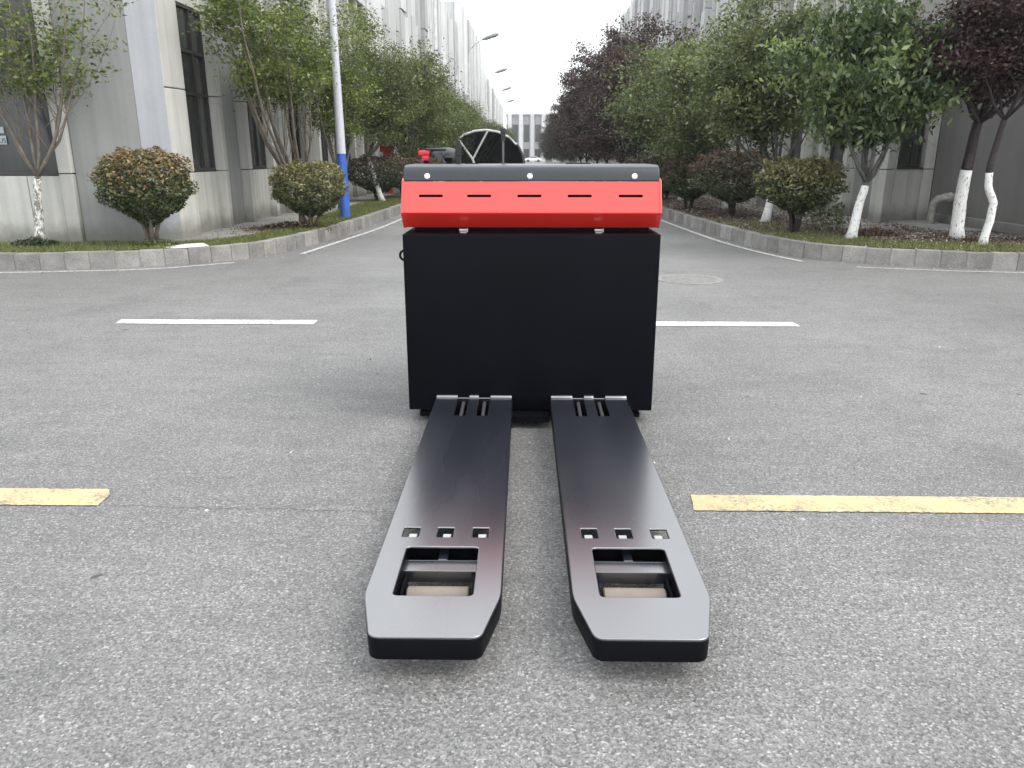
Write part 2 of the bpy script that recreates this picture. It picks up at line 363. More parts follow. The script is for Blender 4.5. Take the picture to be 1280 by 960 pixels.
# road paint
def line(name, poly, mat, z=.004):
    lr = random.Random(int(poly[0][0] * 100) + 9); q = []
    for i in range(len(poly)):
        a_, b_ = Vector(poly[i]), Vector(poly[(i + 1) % len(poly)]); k = max(1, int((b_ - a_).length / .012))
        for j in range(k): q.append(tuple(a_.lerp(b_, j / k) + Vector((lr.gauss(0, .0012), lr.gauss(0, .0016)))))
    poly = q
    me = bpy.data.meshes.new(name); me.from_pydata([(x, y, z) for x, y in poly], [], [tuple(range(len(poly)))]); me.materials.append(M[mat]); me.update()
    if me.polygons[0].normal.z < 0: me.flip_normals()
    return struct(obj(name, me))
for x0, x1, sk in ((-7.9, -6.3, 0), (-3.36, -1.74, 0), (-.5, 2.18, 0), (4.5, 6.1, 0)):
    line('road_marking', [(x0, 6.07), (x1 + .01, 6.07), (x1, 6.24), (x0 - .03, 6.24)], 'white_paint_line')
line('road_marking', [(-5, 2.697), (-1.666, 2.70), (-1.672, 2.80), (-1.70, 2.853), (-5, 2.845)], 'yellow_paint_line')
line('road_marking', [(.645, 2.703), (4.2, 2.70), (4.2, 2.852), (.662, 2.846)], 'yellow_paint_line')
E1 = catmull([(-14, 8.6), (-8, 8.72), (-6.19, 8.885), (-5.32, 9.035), (-4.46, 9.27), (-3.6, 9.99)], .3)
struct(strip('road_marking', E1, -.035, .035, .004, 'worn_line'))
E2 = catmull([(-3.16, 10.75), (-3.0, 12.5), (-2.84, 14.4), (-2.76, 16.6), (-2.7, 20), (-2.7, 25), (-2.7, 32), (-2.7, 50), (-2.7, 90)], .5); struct(strip('road_marking', E2, -.04, .04, .004, 'worn_line'))
E3 = catmull([(3.57, 10.09), (3.31, 11.04), (3.09, 12.53), (2.966, 14.5), (2.87, 16.7), (2.78, 20), (2.72, 25), (2.7, 32), (2.7, 50), (2.7, 90)], .5); struct(strip('road_marking', E3, -.04, .04, .004, 'worn_line'))
E4 = catmull([(4.05, 9.57), (4.9, 9.3), (5.83, 9.12), (7.5, 8.95), (14, 8.8)], .3); struct(strip('road_marking', E4, -.03, .03, .004, 'worn_line'))
cr = random.Random(5); pts = [(-1.62, 2.700)]
while pts[-1][0] < -.56: pts.append((pts[-1][0] + cr.uniform(.02, .05), 2.70 - (pts[-1][0] + 1.62) * .03 + cr.uniform(-.006, .006)))
me = strip('road_crack', [Vector(p) for p in pts], -.001, .001, .004, 'dark_cavity'); struct(me)
# manhole
mh = root('manhole_cover', 'round pale iron manhole cover set in the asphalt right of the truck', 'manhole cover', (1.80, 8.55, 0))
a = MB((1.80, 8.55, 0)); a.tube([(1.8, 8.55, -.02), (1.8, 8.55, .006)], .37, 40); a.build('rim', 'manhole_iron', mh)
a = MB((1.80, 8.55, 0)); a.tube([(1.8, 8.55, -.02), (1.8, 8.55, .010)], .32, 40)
for k in range(-4, 5):
    h = math.sqrt(.3 ** 2 - (k * .065) ** 2); a.box(1.8 - h, 1.8 + h, 8.55 + k * .065 - .012, 8.55 + k * .065 + .012, .009, .014)
a.build('lid', 'manhole_iron', mh)

# ------------------------------------------------------------------ pallet truck
TX = .017
tr = root('pallet_truck', 'red and black electric pallet truck with its two forks towards the camera', 'pallet truck', (TX, 3.72, 0)); O = (TX, 3.72, 0)
m = MB(O); m.box(-.60, .636, 3.72, 4.26, .065, .95); m.build('battery_box', 'black_paint', tr, bevel=.006, smooth=True)
m = MB(O); m.box(-.40, .44, 3.9, 4.5, .045, .0645); m.box(-.5, .53, 4.262, 4.72, .12, .93); m.build('chassis', 'satin_black', tr, bevel=.01)
m = MB(O); m.box(-.078, .112, 3.62, 3.7195, .035, .062); m.box(-.55, .58, 3.75, 4.2, .02, .044); m.build('added_shade_block', 'satin_black', tr)  # blocks added to darken the gap between the forks and under the truck
for s in (-1, 1):
    m = MB(O); xc = TX + s * .42; m.tube([(xc - .03, 4.5, .075), (xc + .03, 4.5, .075)], .075, 20); m.build('caster_wheel', 'rubber', tr, smooth=True)
m = MB(O); m.tube([(TX - .05, 4.45, .12), (TX + .05, 4.45, .12)], .12, 24); m.build('drive_wheel', 'rubber', tr, smooth=True)
# hood
X0, X1 = -.610, .644
def tilt_plate(name, p0, p1, x0, x1, holes, th, mat):   # plate spanning (y,z) p0 -> p1
    d = Vector((0, p1[0] - p0[0], p1[1] - p0[1])); L = d.length; d.normalize(); xa = Vector((1, 0, 0)); nn = xa.cross(d)
    mt = Matrix(((1, d.y * 0, nn.x, 0), (0, d.y, nn.y, p0[0]), (0, d.z, nn.z, p0[1]), (0, 0, 0, 1)))
    mt = Matrix.Translation(-Vector(O)) @ mt
    return plate(name, rect(x0, x1, 0, L), holes(L), th, .001, mat, tr, mt)
sl = [(-.467), (-.234), .008, .25, .495]
tilt_plate('slotted_panel', (3.768, 1.0485), (3.836, 1.190), X0 + .012, X1 - .012, lambda L: [rect(x - .058, x + .058, L * .53 - .0065, L * .53 + .0065, .006) for x in sl], .004, 'red_paint')
tilt_plate('lower_panel', (3.828, .974), (3.766, 1.0475), X0 + .012, X1 - .012, lambda L: [], .004, 'red_paint')
m = MB(O); m.prismx([(3.862, .985), (3.82, 1.05), (3.86, 1.175), (4.2, 1.175), (4.2, .985)], X0 + .03, X1 - .03); m.build('hood_core', 'dark_cavity', tr)
m = MB(O); m.box(-.56, .60, 3.875, 4.25, .9505, .984); m.build('hood_base', 'satin_black', tr)
for xs in (X0, X1 - .0125):
    m = MB(O); m.prismx([(3.826, .970), (3.762, 1.047), (3.832, 1.196), (3.85, 1.205), (4.27, 1.205), (4.27, .970)], xs, xs + .0125); m.build('side_panel', 'red_paint', tr, bevel=.004, smooth=True)
pr = [(3.834, 1.1925), (3.842, 1.222), (3.852, 1.243), (3.868, 1.257), (3.895, 1.2655), (3.93, 1.268), (4.268, 1.270), (4.268, 1.1925)]
m = MB(O); m.prismx(pr, X0 + .008, X1 - .008); m.build('deck_cover', 'charcoal_plastic', tr, bevel=.007, smooth=True, seg=3)
for x in (-.486, .010, .514):
    m = MB(O); m.tube([(x, 3.845, 1.214), (x, 3.833, 1.2155), (x, 3.829, 1.216)], [.0135, .0135, .009], 16); m.build('bolt', 'bolt_white', tr, smooth=True)
for x in (-.312, .345):
    m = MB(O); m.box(x - .016, x + .016, 3.775, 3.80, .9505, .957); m.tube([(x - .02, 3.79, .963), (x + .016, 3.79, .963)], .007, 10)
    m.tube([(x + .02, 3.782, .955), (x + .02, 3.782, .972)], .004, 8); m.build('latch', 'steel', tr, smooth=True)
m = MB(O); m.box(-.640, -.6115, 4.05, 4.2, 1.04, 1.235); m.build('side_pad', 'rubber', tr, bevel=.008)
m = MB(O)
for k in range(12):
    a0, a1 = (math.pi * (.5 + k / 12), math.pi * (.5 + (k + 1) / 12))
    m.tube([(-.600 + .024 * math.cos(a0), 3.78, .842 + .024 * math.sin(a0)), (-.600 + .024 * math.cos(a1), 3.78, .842 + .024 * math.sin(a1))], .006, 8)
m.build('lifting_eye', 'satin_black', tr, smooth=True)
# controls on the deck
m = MB(O); m.tube([(-.129, 4.22, 1.268), (-.129, 4.24, 1.392)], .0065, 10); lv = m.build('lever', 'grey_plastic', tr, smooth=True)
m = MB(O); m.tube([(-.129, 4.239, 1.384), (-.129, 4.245, 1.442), (-.129, 4.246, 1.447)], [.0105, .016, .012], 14); m.build('lever_grip', 'rubber', lv, smooth=True)
m = MB(O); m.tube([(-.129, 4.22, 1.268), (-.129, 4.22, 1.274)], [.03, .02], 14); m.build('lever_boot', 'rubber', lv)
m = MB(O); m.box(-.374, -.352, 4.20, 4.224, 1.2685, 1.31); m.box(-.378, -.350, 4.198, 4.226, 1.31, 1.378); m.build('key_post', 'rubber', tr, bevel=.004)
m = MB(O); m.tube([(-.29, 4.12, 1.266), (-.29, 4.12, 1.2735)], .035, 20); m.build('cap_disc', 'rubber', tr)
m = MB(O); m.box(.20, .325, 4.13, 4.23, 1.2675, 1.276); m.build('deck_panel', 'rubber', tr, bevel=.002)
# tiller head lying sideways behind the deck
th = MB(O); th.tube([(-.53, 4.36, 1.318), (-.505, 4.36, 1.324), (-.43, 4.36, 1.326), (-.395, 4.36, 1.322)], [.012, .026, .028, .024], 14)
th.box(-.50, -.395, 4.335, 4.395, 1.298, 1.328); t1 = th.build('tiller_head', 'grey_plastic', tr, bevel=.004, smooth=True)
m = MB(O); m.box(-.592, -.530, 4.33, 4.38, 1.312, 1.338); m.box(-.572, -.535, 4.33, 4.38, 1.284, 1.312); m.build('belly_button', 'red_plastic', t1, bevel=.008, smooth=True)
m = MB(O); m.box(-.548, -.44, 4.33, 4.37, 1.338, 1.350); m.build('tiller_cap', 'charcoal_plastic', t1, bevel=.005)
m = MB(O); m.tube([(-.462, 4.325, 1.33), (-.45, 4.31, 1.312), (-.462, 4.31, 1.298), (-.448, 4.29, 1.278), (-.436, 4.28, 1.272)], .006, 8); m.build('throttle_lever', 'charcoal_plastic', t1, smooth=True)
m = MB(O); m.tube([(-.39, 4.36, 1.325), (-.372, 4.36, 1.32), (-.37, 4.36, 1.29), (-.37, 4.36, 1.2)], .008, 8); m.build('guard_loop', 'grey_plastic', t1, smooth=True)
m = MB(O); m.box(-.562, -.54, 4.33, 4.37, 1.15, 1.286); m.box(-.45, -.41, 4.33, 4.37, .93, 1.30); m.build('tiller_arm', 'satin_black', t1)
# forks
for s, xc in ((-1, -.266), (1, .313)):
    inner = -s; hw = .1935
    def px(o): return xc + s * o            # o>0 outward
    out = [(px(-hw), 3.72), (px(-hw + .004), 1.885), (px(-hw + .050), 1.688), (px(hw - .050), 1.688), (px(hw), 1.885), (px(hw), 3.72)]
    if s > 0: out = out[::-1]
    ol = rpoly(out, [0, .03, .028, .028, .03, 0] if s < 0 else [0, .03, .028, .028, .03, 0])
    fk = None
    holes = [rect(xc - .113, xc + .111, 1.882, 2.162, .016)]
    holes += [rect(xc + dx - .026, xc + dx + .026, 2.225, 2.292, .005) for dx in (-.113, -.002, .113)]
    holes += [rect(xc + dx - .028, xc + dx + .028, 3.435, 3.712, .004) for dx in (-.053, .053)]
    mt = Matrix.Translation(Vector((0, 0, .129)) - Vector(O))
    fk = plate('fork', ol, holes, .008, .003, 'fork_paint', tr, mt)
    c = Vector((xc, 2.6)); inn = [(px(-hw + .012), 3.70), (px(-hw + .016), 1.893), (px(-hw + .058), 1.702), (px(hw - .058), 1.702), (px(hw - .012), 1.893), (px(hw - .012), 3.70)]
    if s > 0: inn = inn[::-1]
    plate('fork_skirt', ol, [rpoly(inn, [0, .02, .02, .02, .02, 0])], .062, .004, 'satin_black', fk, Matrix.Translation(Vector((0, 0, .0945)) - Vector(O)))
    # rounded heel where the plate turns up into the box
    for a0, a1 in ((-.190, -.083), (-.024, .024), (.083, .190)):
        m = MB(O); m.prismx([(3.690, .126), (3.690, .1335), (3.700, .1385), (3.708, .147), (3.7185, .149), (3.7185, .126)], xc + a0, xc + a1); m.build('heel_bend', 'fork_paint', fk, bevel=.003, smooth=True)
    for dx in (-.053, .053):
        m = MB(O); m.tube([(xc + dx, 3.40, .095), (xc + dx, 3.71, .11)], .009, 8); m.build('lift_rod', 'grey_plastic', fk, smooth=True)
    # linkage seen through the window
    m = MB(O); m.box(xc - .13, xc + .13, 2.075, 2.135, .088, .098); m.box(xc - .13, xc + .13, 2.135, 2.14, .03, .098); m.box(xc - .13, xc + .13, 2.072, 2.0745, .06, .098)
    m.box(xc - .014, xc + .014, 2.14, 2.21, .085, .100); m.build('wheel_bracket', 'fork_paint', fk, bevel=.002)
    m = MB(O)
    for q in (-1, 1): m.box(xc + q * .124 - .009, xc + q * .124 + .009, 1.90, 2.20, .02, .115); m.box(xc + q * .104 - .004, xc + q * .104 + .004, 1.96, 2.075, .02, .085)
    m.box(xc - .17, xc + .17, 2.205, 2.212, .07, .124); m.tube([(xc - .12, 1.985, .038), (xc + .12, 1.985, .038)], .01, 8); m.build('wheel_frame', 'satin_black', fk)
    m = MB(O); m.tube([(xc - .092, 1.997, .043), (xc - .088, 1.997, .043), (xc + .088, 1.997, .043), (xc + .092, 1.997, .043)], [.038, .042, .042, .038], 28); m.build('load_roller', 'roller_polyurethane', fk, smooth=True)
    for dx in (-.113, -.002, .113):
        m = MB(O); m.box(xc + dx - .012 - s * .004, xc + dx + .014 - s * .004, 2.236, 2.266, .100, .1225); m.build('pivot_tab', 'bright_tab', fk, bevel=.002)
    m = MB(O); m.box(xc - .15, xc + .15, 2.18, 2.34, .066, .072); m.build('pivot_floor', 'satin_black', fk)

tr.rotation_euler = (0, 0, R(.25))     # the truck stands very slightly askew to the road
# ------------------------------------------------------------------ buildings
def frame_wall(Ox, Oy, ang):
    ca, sa = math.cos(ang), math.sin(ang)     # a along wall, n outward (to the right of a... n = (sa,-ca))
    return lambda a_, n_, z: (Ox + ca * a_ + sa * n_, Oy + sa * a_ - ca * n_, z)
class Bld:
    def __init__(s, name, label, cat='building', loc=(0, 0, 0)): s.r = root(name, label, cat, loc); s.o = loc
    def box(s, T, a0, a1, n0, n1, z0, z1, name, mat, bevel=.006, parent=None):
        m = MB(s.o); m.box(a0, a1, n0, n1, z0, z1, T); return m.build(name, mat, parent or s.r, bevel=bevel, seg=1)
    def poly(s, pts, z0, z1, name, mat, bevel=.006):
        m = MB(s.o); m.prism(pts, z0, z1); return m.build(name, mat, s.r, bevel=bevel, seg=1)
    def window(s, T, a0, a1, n, z0, z1, transoms, mullions=(), glassm='window_glass', fr=.035):
        m = MB(s.o); 
        for (p, q, r, t) in [(a0, a1, z0, z0 + fr * 1.4), (a0, a1, z1 - fr, z1), (a0, a0 + fr, z0 + fr * 1.4, z1 - fr), (a1 - fr, a1, z0 + fr * 1.4, z1 - fr)]: m.box(p, q, n - .04, n + .02, r, t, T)
        for z in transoms: m.box(a0 + fr, a1 - fr, n - .04, n + .017, z - fr * .7, z + fr * .7, T)
        f = m.build('window', 'window_frame', s.r)
        for x in mullions:
            m = MB(s.o); m.box(x - fr * .6, x + fr * .6, n - .04, n + .014, z0 + fr * 1.4, z1 - fr, T); m.build('mullion', 'window_frame', f)
        zs = [z0 + fr] + list(transoms) + [z1 - fr]; xs = [a0 + fr] + list(mullions) + [a1 - fr]
        for i in range(len(zs) - 1):
            for j in range(len(xs) - 1):
                m = MB(s.o); m.box(xs[j], xs[j + 1], n - .03, n - .022, zs[i], zs[i + 1], T); m.build('pane', glassm, f)
        return f
ZJ = (1.09, 2.21, 3.42, 5.55)
def facade(B, T, events, depth, topz=5.55, mats=('pale_concrete', 'grey_concrete')):
    """events: (kind, a0, a1) along the wall; pil noses stand proud"""
    for k, a0, a1 in events:
        if k == 'pil':
            zs = [.17, ZJ[0], ZJ[1], ZJ[2], topz]
            for i in range(4): B.box(T, a0, a1, -depth, 0, zs[i] + (.006 if i else 0), zs[i + 1] - .006, 'pilaster_block', mats[0], .008)
        elif k == 'rec':
            B.box(T, a0, a1, -depth - .1, -depth + .02, .17, topz, 'wall_panel', mats[1], 0)
        elif k == 'win':
            md = (a0 + a1) / 2 - .08
            B.box(T, a0, md - .005, -depth - .12, -depth + .04, .17, ZJ[0] - .012, 'sill_panel', mats[0], .004); B.box(T, md + .005, a1, -depth - .12, -depth + .04, .17, ZJ[0] - .012, 'sill_panel', mats[0], .004)
            B.window(T, a0, a1, -depth + .015, ZJ[0], ZJ[2], (2.21, 2.80), (a0 + (a1 - a0) * .68,))
            B.box(T, a0, a1, -depth - .12, -depth + .04, ZJ[2] + .01, topz, 'lintel_panel', mats[0], .004)
# --- near left building
LB = Bld('concrete_building', 'grey concrete building behind the small fork-trunked tree at the left', 'building', (-6, 12, 0))
Tm = frame_wall(-4.88, 0, math.pi / 2)   # a = Y, outward = +X
noses = [12.75, 13.90, 15.26, 16.30, 17.65, 18.75, 20.05, 21.2, 22.6, 23.7, 24.62]
ev = [('win', 11.48, 12.75)]
for i, y in enumerate(noses):
    ev.append(('pil', y, y + .16))
    if i + 1 < len(noses): ev.append(('rec' if i % 2 == 0 else 'win', y + .16, noses[i + 1]))
facade(LB, Tm, ev, .18)
zs = [.17, ZJ[0], ZJ[1], ZJ[2], 5.55]
for i in range(4):
    z0, z1 = zs[i] + (.006 if i else 0), zs[i + 1] - .006
    LB.poly([(-4.925, 11.0), (-4.85, 11.30), (-4.835, 11.47), (-5.16, 11.475), (-5.16, 11.10)], z0, z1, 'pilaster_block', 'pale_concrete', .01)
    LB.poly([(-6.163, 10.33), (-5.985, 10.337), (-5.97, 10.62), (-6.163, 10.62)], z0, z1, 'pilaster_block', 'pale_concrete', .008)
    LB.poly([(-9.6, 10.33), (-9.3, 10.33), (-9.3, 10.62), (-9.6, 10.62)], z0, z1, 'pilaster_block', 'pale_concrete', .008)
LB.poly([(-5.97, 10.40), (-5.181, 10.664), (-5.30, 10.95), (-5.97, 10.65)], .17, 5.55, 'wall_panel', 'grey_concrete', 0)
LB.poly([(-5.179, 10.668), (-4.929, 11.0), (-5.10, 11.15), (-5.29, 10.955)], .17, 5.55, 'wall_panel', 'lilac_concrete', 0)
Tc = frame_wall(0, 10.33, 0)             # a = X, outward = -Y
for a0, a1 in ((-9.29, -8.4), (-8.39, -7.5), (-7.49, -6.615), (-6.605, -6.17)): LB.box(Tc, a0, a1, -.2, -.03, .17, ZJ[0] - .03, 'sill_panel', 'pale_concrete', .004)
LB.window(Tc, -9.29, -6.17, -.09, ZJ[0] - .025, 3.42, (2.20, 2.74), (-8.2, -7.12,))
LB.box(Tc, -9.29, -6.17, -.2, -.03, 3.43, 5.55, 'lintel_panel', 'pale_concrete')
LB.poly([(-14, 10.34), (-9.61, 10.34), (-9.61, 10.6), (-14, 10.6)], .17, 5.55, 'wall_panel', 'grey_concrete')
m = MB(LB.o); m.prism([(-13.9, 10.72), (-5.9, 10.72), (-5.24, 11.4), (-5.24, 24.7), (-13.9, 24.7)], .1, 5.54); m.build('wall_core', 'dark_render', LB.r)
m = MB(LB.o); m.prism([(-14, 10.3), (-5.99, 10.3), (-4.84, 11.3), (-4.84, 24.82), (-14, 24.82)], 5.552, 5.70); m.build('roof_coping', 'white_facade', LB.r)
# stickers in the left window, showing the digits
stk = root('window_sticker', 'small pale sticker lettered US on the dark window at the far left', 'sticker', (-6.9, 10.425, 1.45))
m = MB((-6.9, 10.425, 1.45)); m.box(-6.945, -6.835, 10.425, 10.429, 1.46, 1.57); m.box(-6.93, -6.85, 10.425, 10.429, 1.60, 1.68); m.build('paper', 'sticker', stk)
tc = bpy.data.curves.new('lettering', 'FONT'); tc.body = 'US'; tc.size = .085; tc.extrude = .001
to = bpy.data.objects.new('tmp', tc); COL.objects.link(to); dg = bpy.context.evaluated_depsgraph_get(); me = bpy.data.meshes.new_from_object(to.evaluated_get(dg)); bpy.data.objects.remove(to)
me.transform(Matrix.Translation((-.04, -.002, .03)) @ Matrix.Rotation(R(90), 4, 'X')); me.materials.clear(); me.materials.append(M['window_frame']); obj('lettering', me, stk)

# --- near right building
RB = Bld('concrete_building', 'dark grey concrete building behind the white-painted trunks at the right', 'building', (8, 14, 0))
Tr = frame_wall(6.2, 0, -math.pi / 2)    # a = -Y, outward = -X
def rv(ev): return [(k, -b, -a) for k, a, b in ev]
evR = [('rec', 14.28, 15.72), ('pil', 15.72, 15.9), ('win', 15.9, 17.1), ('pil', 17.1, 17.28), ('rec', 17.28, 18.2), ('pil', 18.2, 18.38), ('win', 18.38, 19.7), ('pil', 19.7, 19.88), ('rec', 19.88, 20.9), ('pil', 20.9, 21.08), ('win', 21.08, 22.3), ('pil', 22.3, 22.48), ('rec', 22.48, 23.4), ('pil', 23.4, 23.6), ('win', 23.6, 24.8), ('pil', 24.8, 25.0)]
facade(RB, Tr, rv(evR), .22)
for i in range(4):
    z0, z1 = zs[i] + (.006 if i else 0), zs[i + 1] - .006
    RB.poly([(6.13, 14.0), (6.24, 13.98), (6.60, 14.40), (6.58, 14.7), (6.3, 14.6), (6.13, 14.25)], z0, z1, 'pilaster_block', 'pale_concrete', .008)
    RB.poly([(7.18, 14.62), (7.34, 14.60), (7.36, 14.60), (7.40, 14.95), (7.18, 14.95)], z0, z1, 'pilaster_block', 'pale_concrete', .008)
ang = math.atan2(.16, .6); Tn = frame_wall(6.6, 14.52, ang)
RB.box(Tn, .0, .33, -.2, -.0, .17, ZJ[0], 'sill_panel', 'pale_concrete', .004); RB.box(Tn, .338, .60, -.2, -.0, .17, ZJ[0], 'sill_panel', 'pale_concrete', .004)
RB.box(Tn, -.02, .64, -.22, .02, ZJ[0] + .002, ZJ[0] + .03, 'sill', 'window_frame', 0)
RB.window(Tn, .0, .60, -.1, ZJ[0] + .032, 3.42, (2.21, 2.8), (.42,)); RB.box(Tn, 0, .6, -.2, 0, 3.43, 5.55, 'lintel_panel', 'pale_concrete')
RB.poly([(7.362, 10.6), (7.362, 14.59), (7.6, 14.59), (7.6, 10.6)], .17, 5.55, 'side_wall', 'dark_render', 0)
RB.poly([(7.30, 10.57), (7.30, 14.45), (7.36, 14.45), (7.36, 10.57)], .17, .34, 'plinth', 'grey_concrete', .01)
RB.poly([(7.602, 10.6), (16, 10.6), (16, 10.8), (7.602, 10.8)], .17, 5.55, 'front_wall', 'dark_render', 0)
m = MB(RB.o); m.prism([(7.65, 10.9), (15.9, 10.9), (15.9, 24.9), (6.64, 24.9), (6.64, 14.95), (7.65, 14.95)], .1, 5.54); m.build('wall_core', 'dark_render', RB.r)
m = MB(RB.o); m.prism([(7.2, 10.5), (16, 10.5), (16, 25.02), (6.14, 25.02), (6.14, 13.97), (7.2, 14.5)], 5.552, 5.70); m.build('roof_coping', 'white_facade', RB.r)
# drain pipe with elbow
m_ = root('drain_pipe', 'stubby elbow drain pipe coming out of the dark wall behind the trunks', 'pipe', (7.1, 13.8, .18)); 
m = MB((7.1, 13.8, .18)); m.tube([(7.05, 13.85, .15), (7.05, 13.85, .42), (7.06, 13.84, .52), (7.11, 13.80, .60), (7.19, 13.76, .635), (7.40, 13.7, .64)], [.066, .066, .070, .074, .072, .068], 16); m.build('elbow', 'pipe_paint', m_, smooth=True)
m = MB((7.1, 13.8, .18)); m.tube([(7.25, 13.75, .637), (7.29, 13.735, .638)], .084, 16); m.build('collar', 'pipe_paint', m_, smooth=True)
m = MB((7.1, 13.8, .18)); m.box(7.345, 7.361, 13.55, 13.75, .75, .98); m.build('wall_plate', 'pipe_paint', m_)
# --- ribbed buildings further along the road
def ribbed(name, label, x, y0, y1, h, sgn, seed, stepped=False):
    B = Bld(name, label, 'building', (x + sgn * 5, (y0 + y1) / 2, 0)); rd = random.Random(seed); y = y0
    T = frame_wall(x, 0, math.pi / 2) if sgn < 0 else frame_wall(x, 0, -math.pi / 2)
    m = MB(B.o); m.box(x + sgn * .45, x + sgn * 12, y0 + .1, y1 - .1, 0, h - .3)
    if sgn < 0: m = MB(B.o); m.box(x - 12, x - .45, y0 + .1, y1 - .1, 0, h - .3)
    m.build('wall_core', 'white_facade', B.r)
    protos = {}
    while y < y1 - .05:
        wd = rd.choice((.55, .8, 1.05)) * (1 if y < 60 else 1.8); d = rd.choice((0, .12, .22, .3)); zc = [0, rd.uniform(3.0, 4.4), rd.uniform(5.6, 7.6), h + (rd.uniform(-.12, .12))]
        y2 = min(y + wd, y1)
        for i in range(3):
            dd = d + rd.uniform(-.05, .05); m = MB(B.o); a0, a1 = (y, y2 - .02) if sgn < 0 else (-y2 + .02, -y)
            z0, z1 = zc[i] + .015, zc[i + 1] - .015
            # wedge-shaped folded panel: one edge proud of the other
            p = [(a0, -.45), (a1, -.45), (a1, -dd * (1 if rd.random() < .5 else .2)), (a0, -dd)]
            v = [T(a, n, z) for z in (z0, z1) for a, n in p]; m.add(v, [(0, 1, 2, 3), (7, 6, 5, 4), (4, 5, 1, 0), (5, 6, 2, 1), (6, 7, 3, 2), (7, 4, 0, 3)])
            m.build('facade_panel', rd.choice(['white_facade', 'white_facade', 'rib_facade']), B.r)
        y = y2
    return B
ribbed('ribbed_building', 'tall white building with folded vertical ribs beyond the left trees', -4.9, 25.3, 60, 9.9, -1, 3)
ribbed('ribbed_building', 'white ribbed block with a raised roofline past the long left facade', -4.9, 60.5, 86, 12.3, -1, 4)
ribbed('ribbed_building', 'farthest pale building at the left side of the road', -4.9, 90, 165, 10.4, -1, 5)
ribbed('ribbed_building', 'white building with folded vertical ribs above the right-hand trees', 6.6, 25.3, 62, 11.0, 1, 6)
ribbed('ribbed_building', 'pale ribbed building far along the right side, mostly behind purple trees', 6.8, 66, 150, 10.5, 1, 8)
# --- building closing the road
FB = Bld('end_building', 'pale two-storey building with white columns closing the end of the road', 'building', (4, 222, 0))
Tf = frame_wall(0, 222, 0)
m = MB(FB.o); m.box(-6, 30, 223, 235, 0, 12.4); m.build('wall', 'rib_facade', FB.r)
m = MB(FB.o); m.box(-6.2, 30.2, 222.2, 235, 12.4, 12.8); m.build('roof', 'white_facade', FB.r)
for i in range(9):
    x = -5.6 + i * 3.1; FB.box(Tf, x, x + 1.05, -1, .15, 0, 12.39, 'column', 'white_facade', 0)
    f = FB.box(Tf, x + 1.35, x + 2.8, -1.05, -.9, 5.2, 9.8, 'window', 'window_frame', 0); FB.box(Tf, x + 1.45, x + 2.7, -.92, -.86, 5.3, 9.7, 'pane', 'window_glass', 0, f)
    f = FB.box(Tf, x + 1.35, x + 2.8, -1.05, -.9, .4, 3.4, 'window', 'window_frame', 0); FB.box(Tf, x + 1.45, x + 2.7, -.92, -.86, .5, 3.3, 'pane', 'window_glass', 0, f)
# ------------------------------------------------------------------ street furniture
po = root('striped_pole', 'blue and white painted lamp pole on the left verge', 'pole', (-3.5, 14.99, .17))
m = MB((-3.5, 14.99, .17)); m.tube([(-3.5, 14.99, .17), (-3.505, 14.99, 1.36)], [.098, .086], 20); m.build('blue_band', 'pole_blue', po, smooth=True)
m = MB((-3.5, 14.99, .17)); m.tube([(-3.505, 14.99, 1.361), (-3.51, 14.99, 3.2), (-3.51, 14.99, 7.2), (-3.45, 14.99, 7.5), (-3.1, 14.99, 7.75), (-2.4, 14.99, 7.9)], [.0855, .068, .05, .045, .04, .035], 16); m.build('pole', 'pole_white', po, smooth=True)
m = MB((-3.5, 14.99, .17)); m.box(-2.55, -1.9, 14.89, 15.09, 7.86, 7.95); m.build('lamp_head', 'lamp_grey', po, bevel=.02)
def lamp(y, word):
    o = (-3.3, y, .17); l = root('street_lamp', word, 'street lamp', o, 'street lamps along the left side of the road')
    m = MB(o); m.tube([(-3.3, y, .17), (-3.3, y, 6.3), (-3.27, y, 6.75), (-3.15, y, 7.1), (-2.9, y, 7.35), (-2.45, y, 7.56)], [.09, .06, .055, .05, .045, .04], 10); m.build('pole', 'lamp_white', l, smooth=True)
    m = MB(o); m.tube([(-2.6, y, 7.50), (-2.35, y, 7.58), (-1.85, y, 7.74), (-1.65, y, 7.79)], [.04, .10, .12, .05], 10); m.build('lamp_head', 'lamp_grey', l, smooth=True)
for y, wd in ((29.5, 'white street lamp whose curved top leaves the frame, in front of the ribbed facade'), (46, 'white street lamp with the largest lamp head against the sky'), (63.5, 'street lamp second in size against the sky, over the far left trees'), (80, 'faint street lamp third in size against the pale sky'), (97, 'smallest farthest street lamp, just left of the end building')): lamp(y, wd)
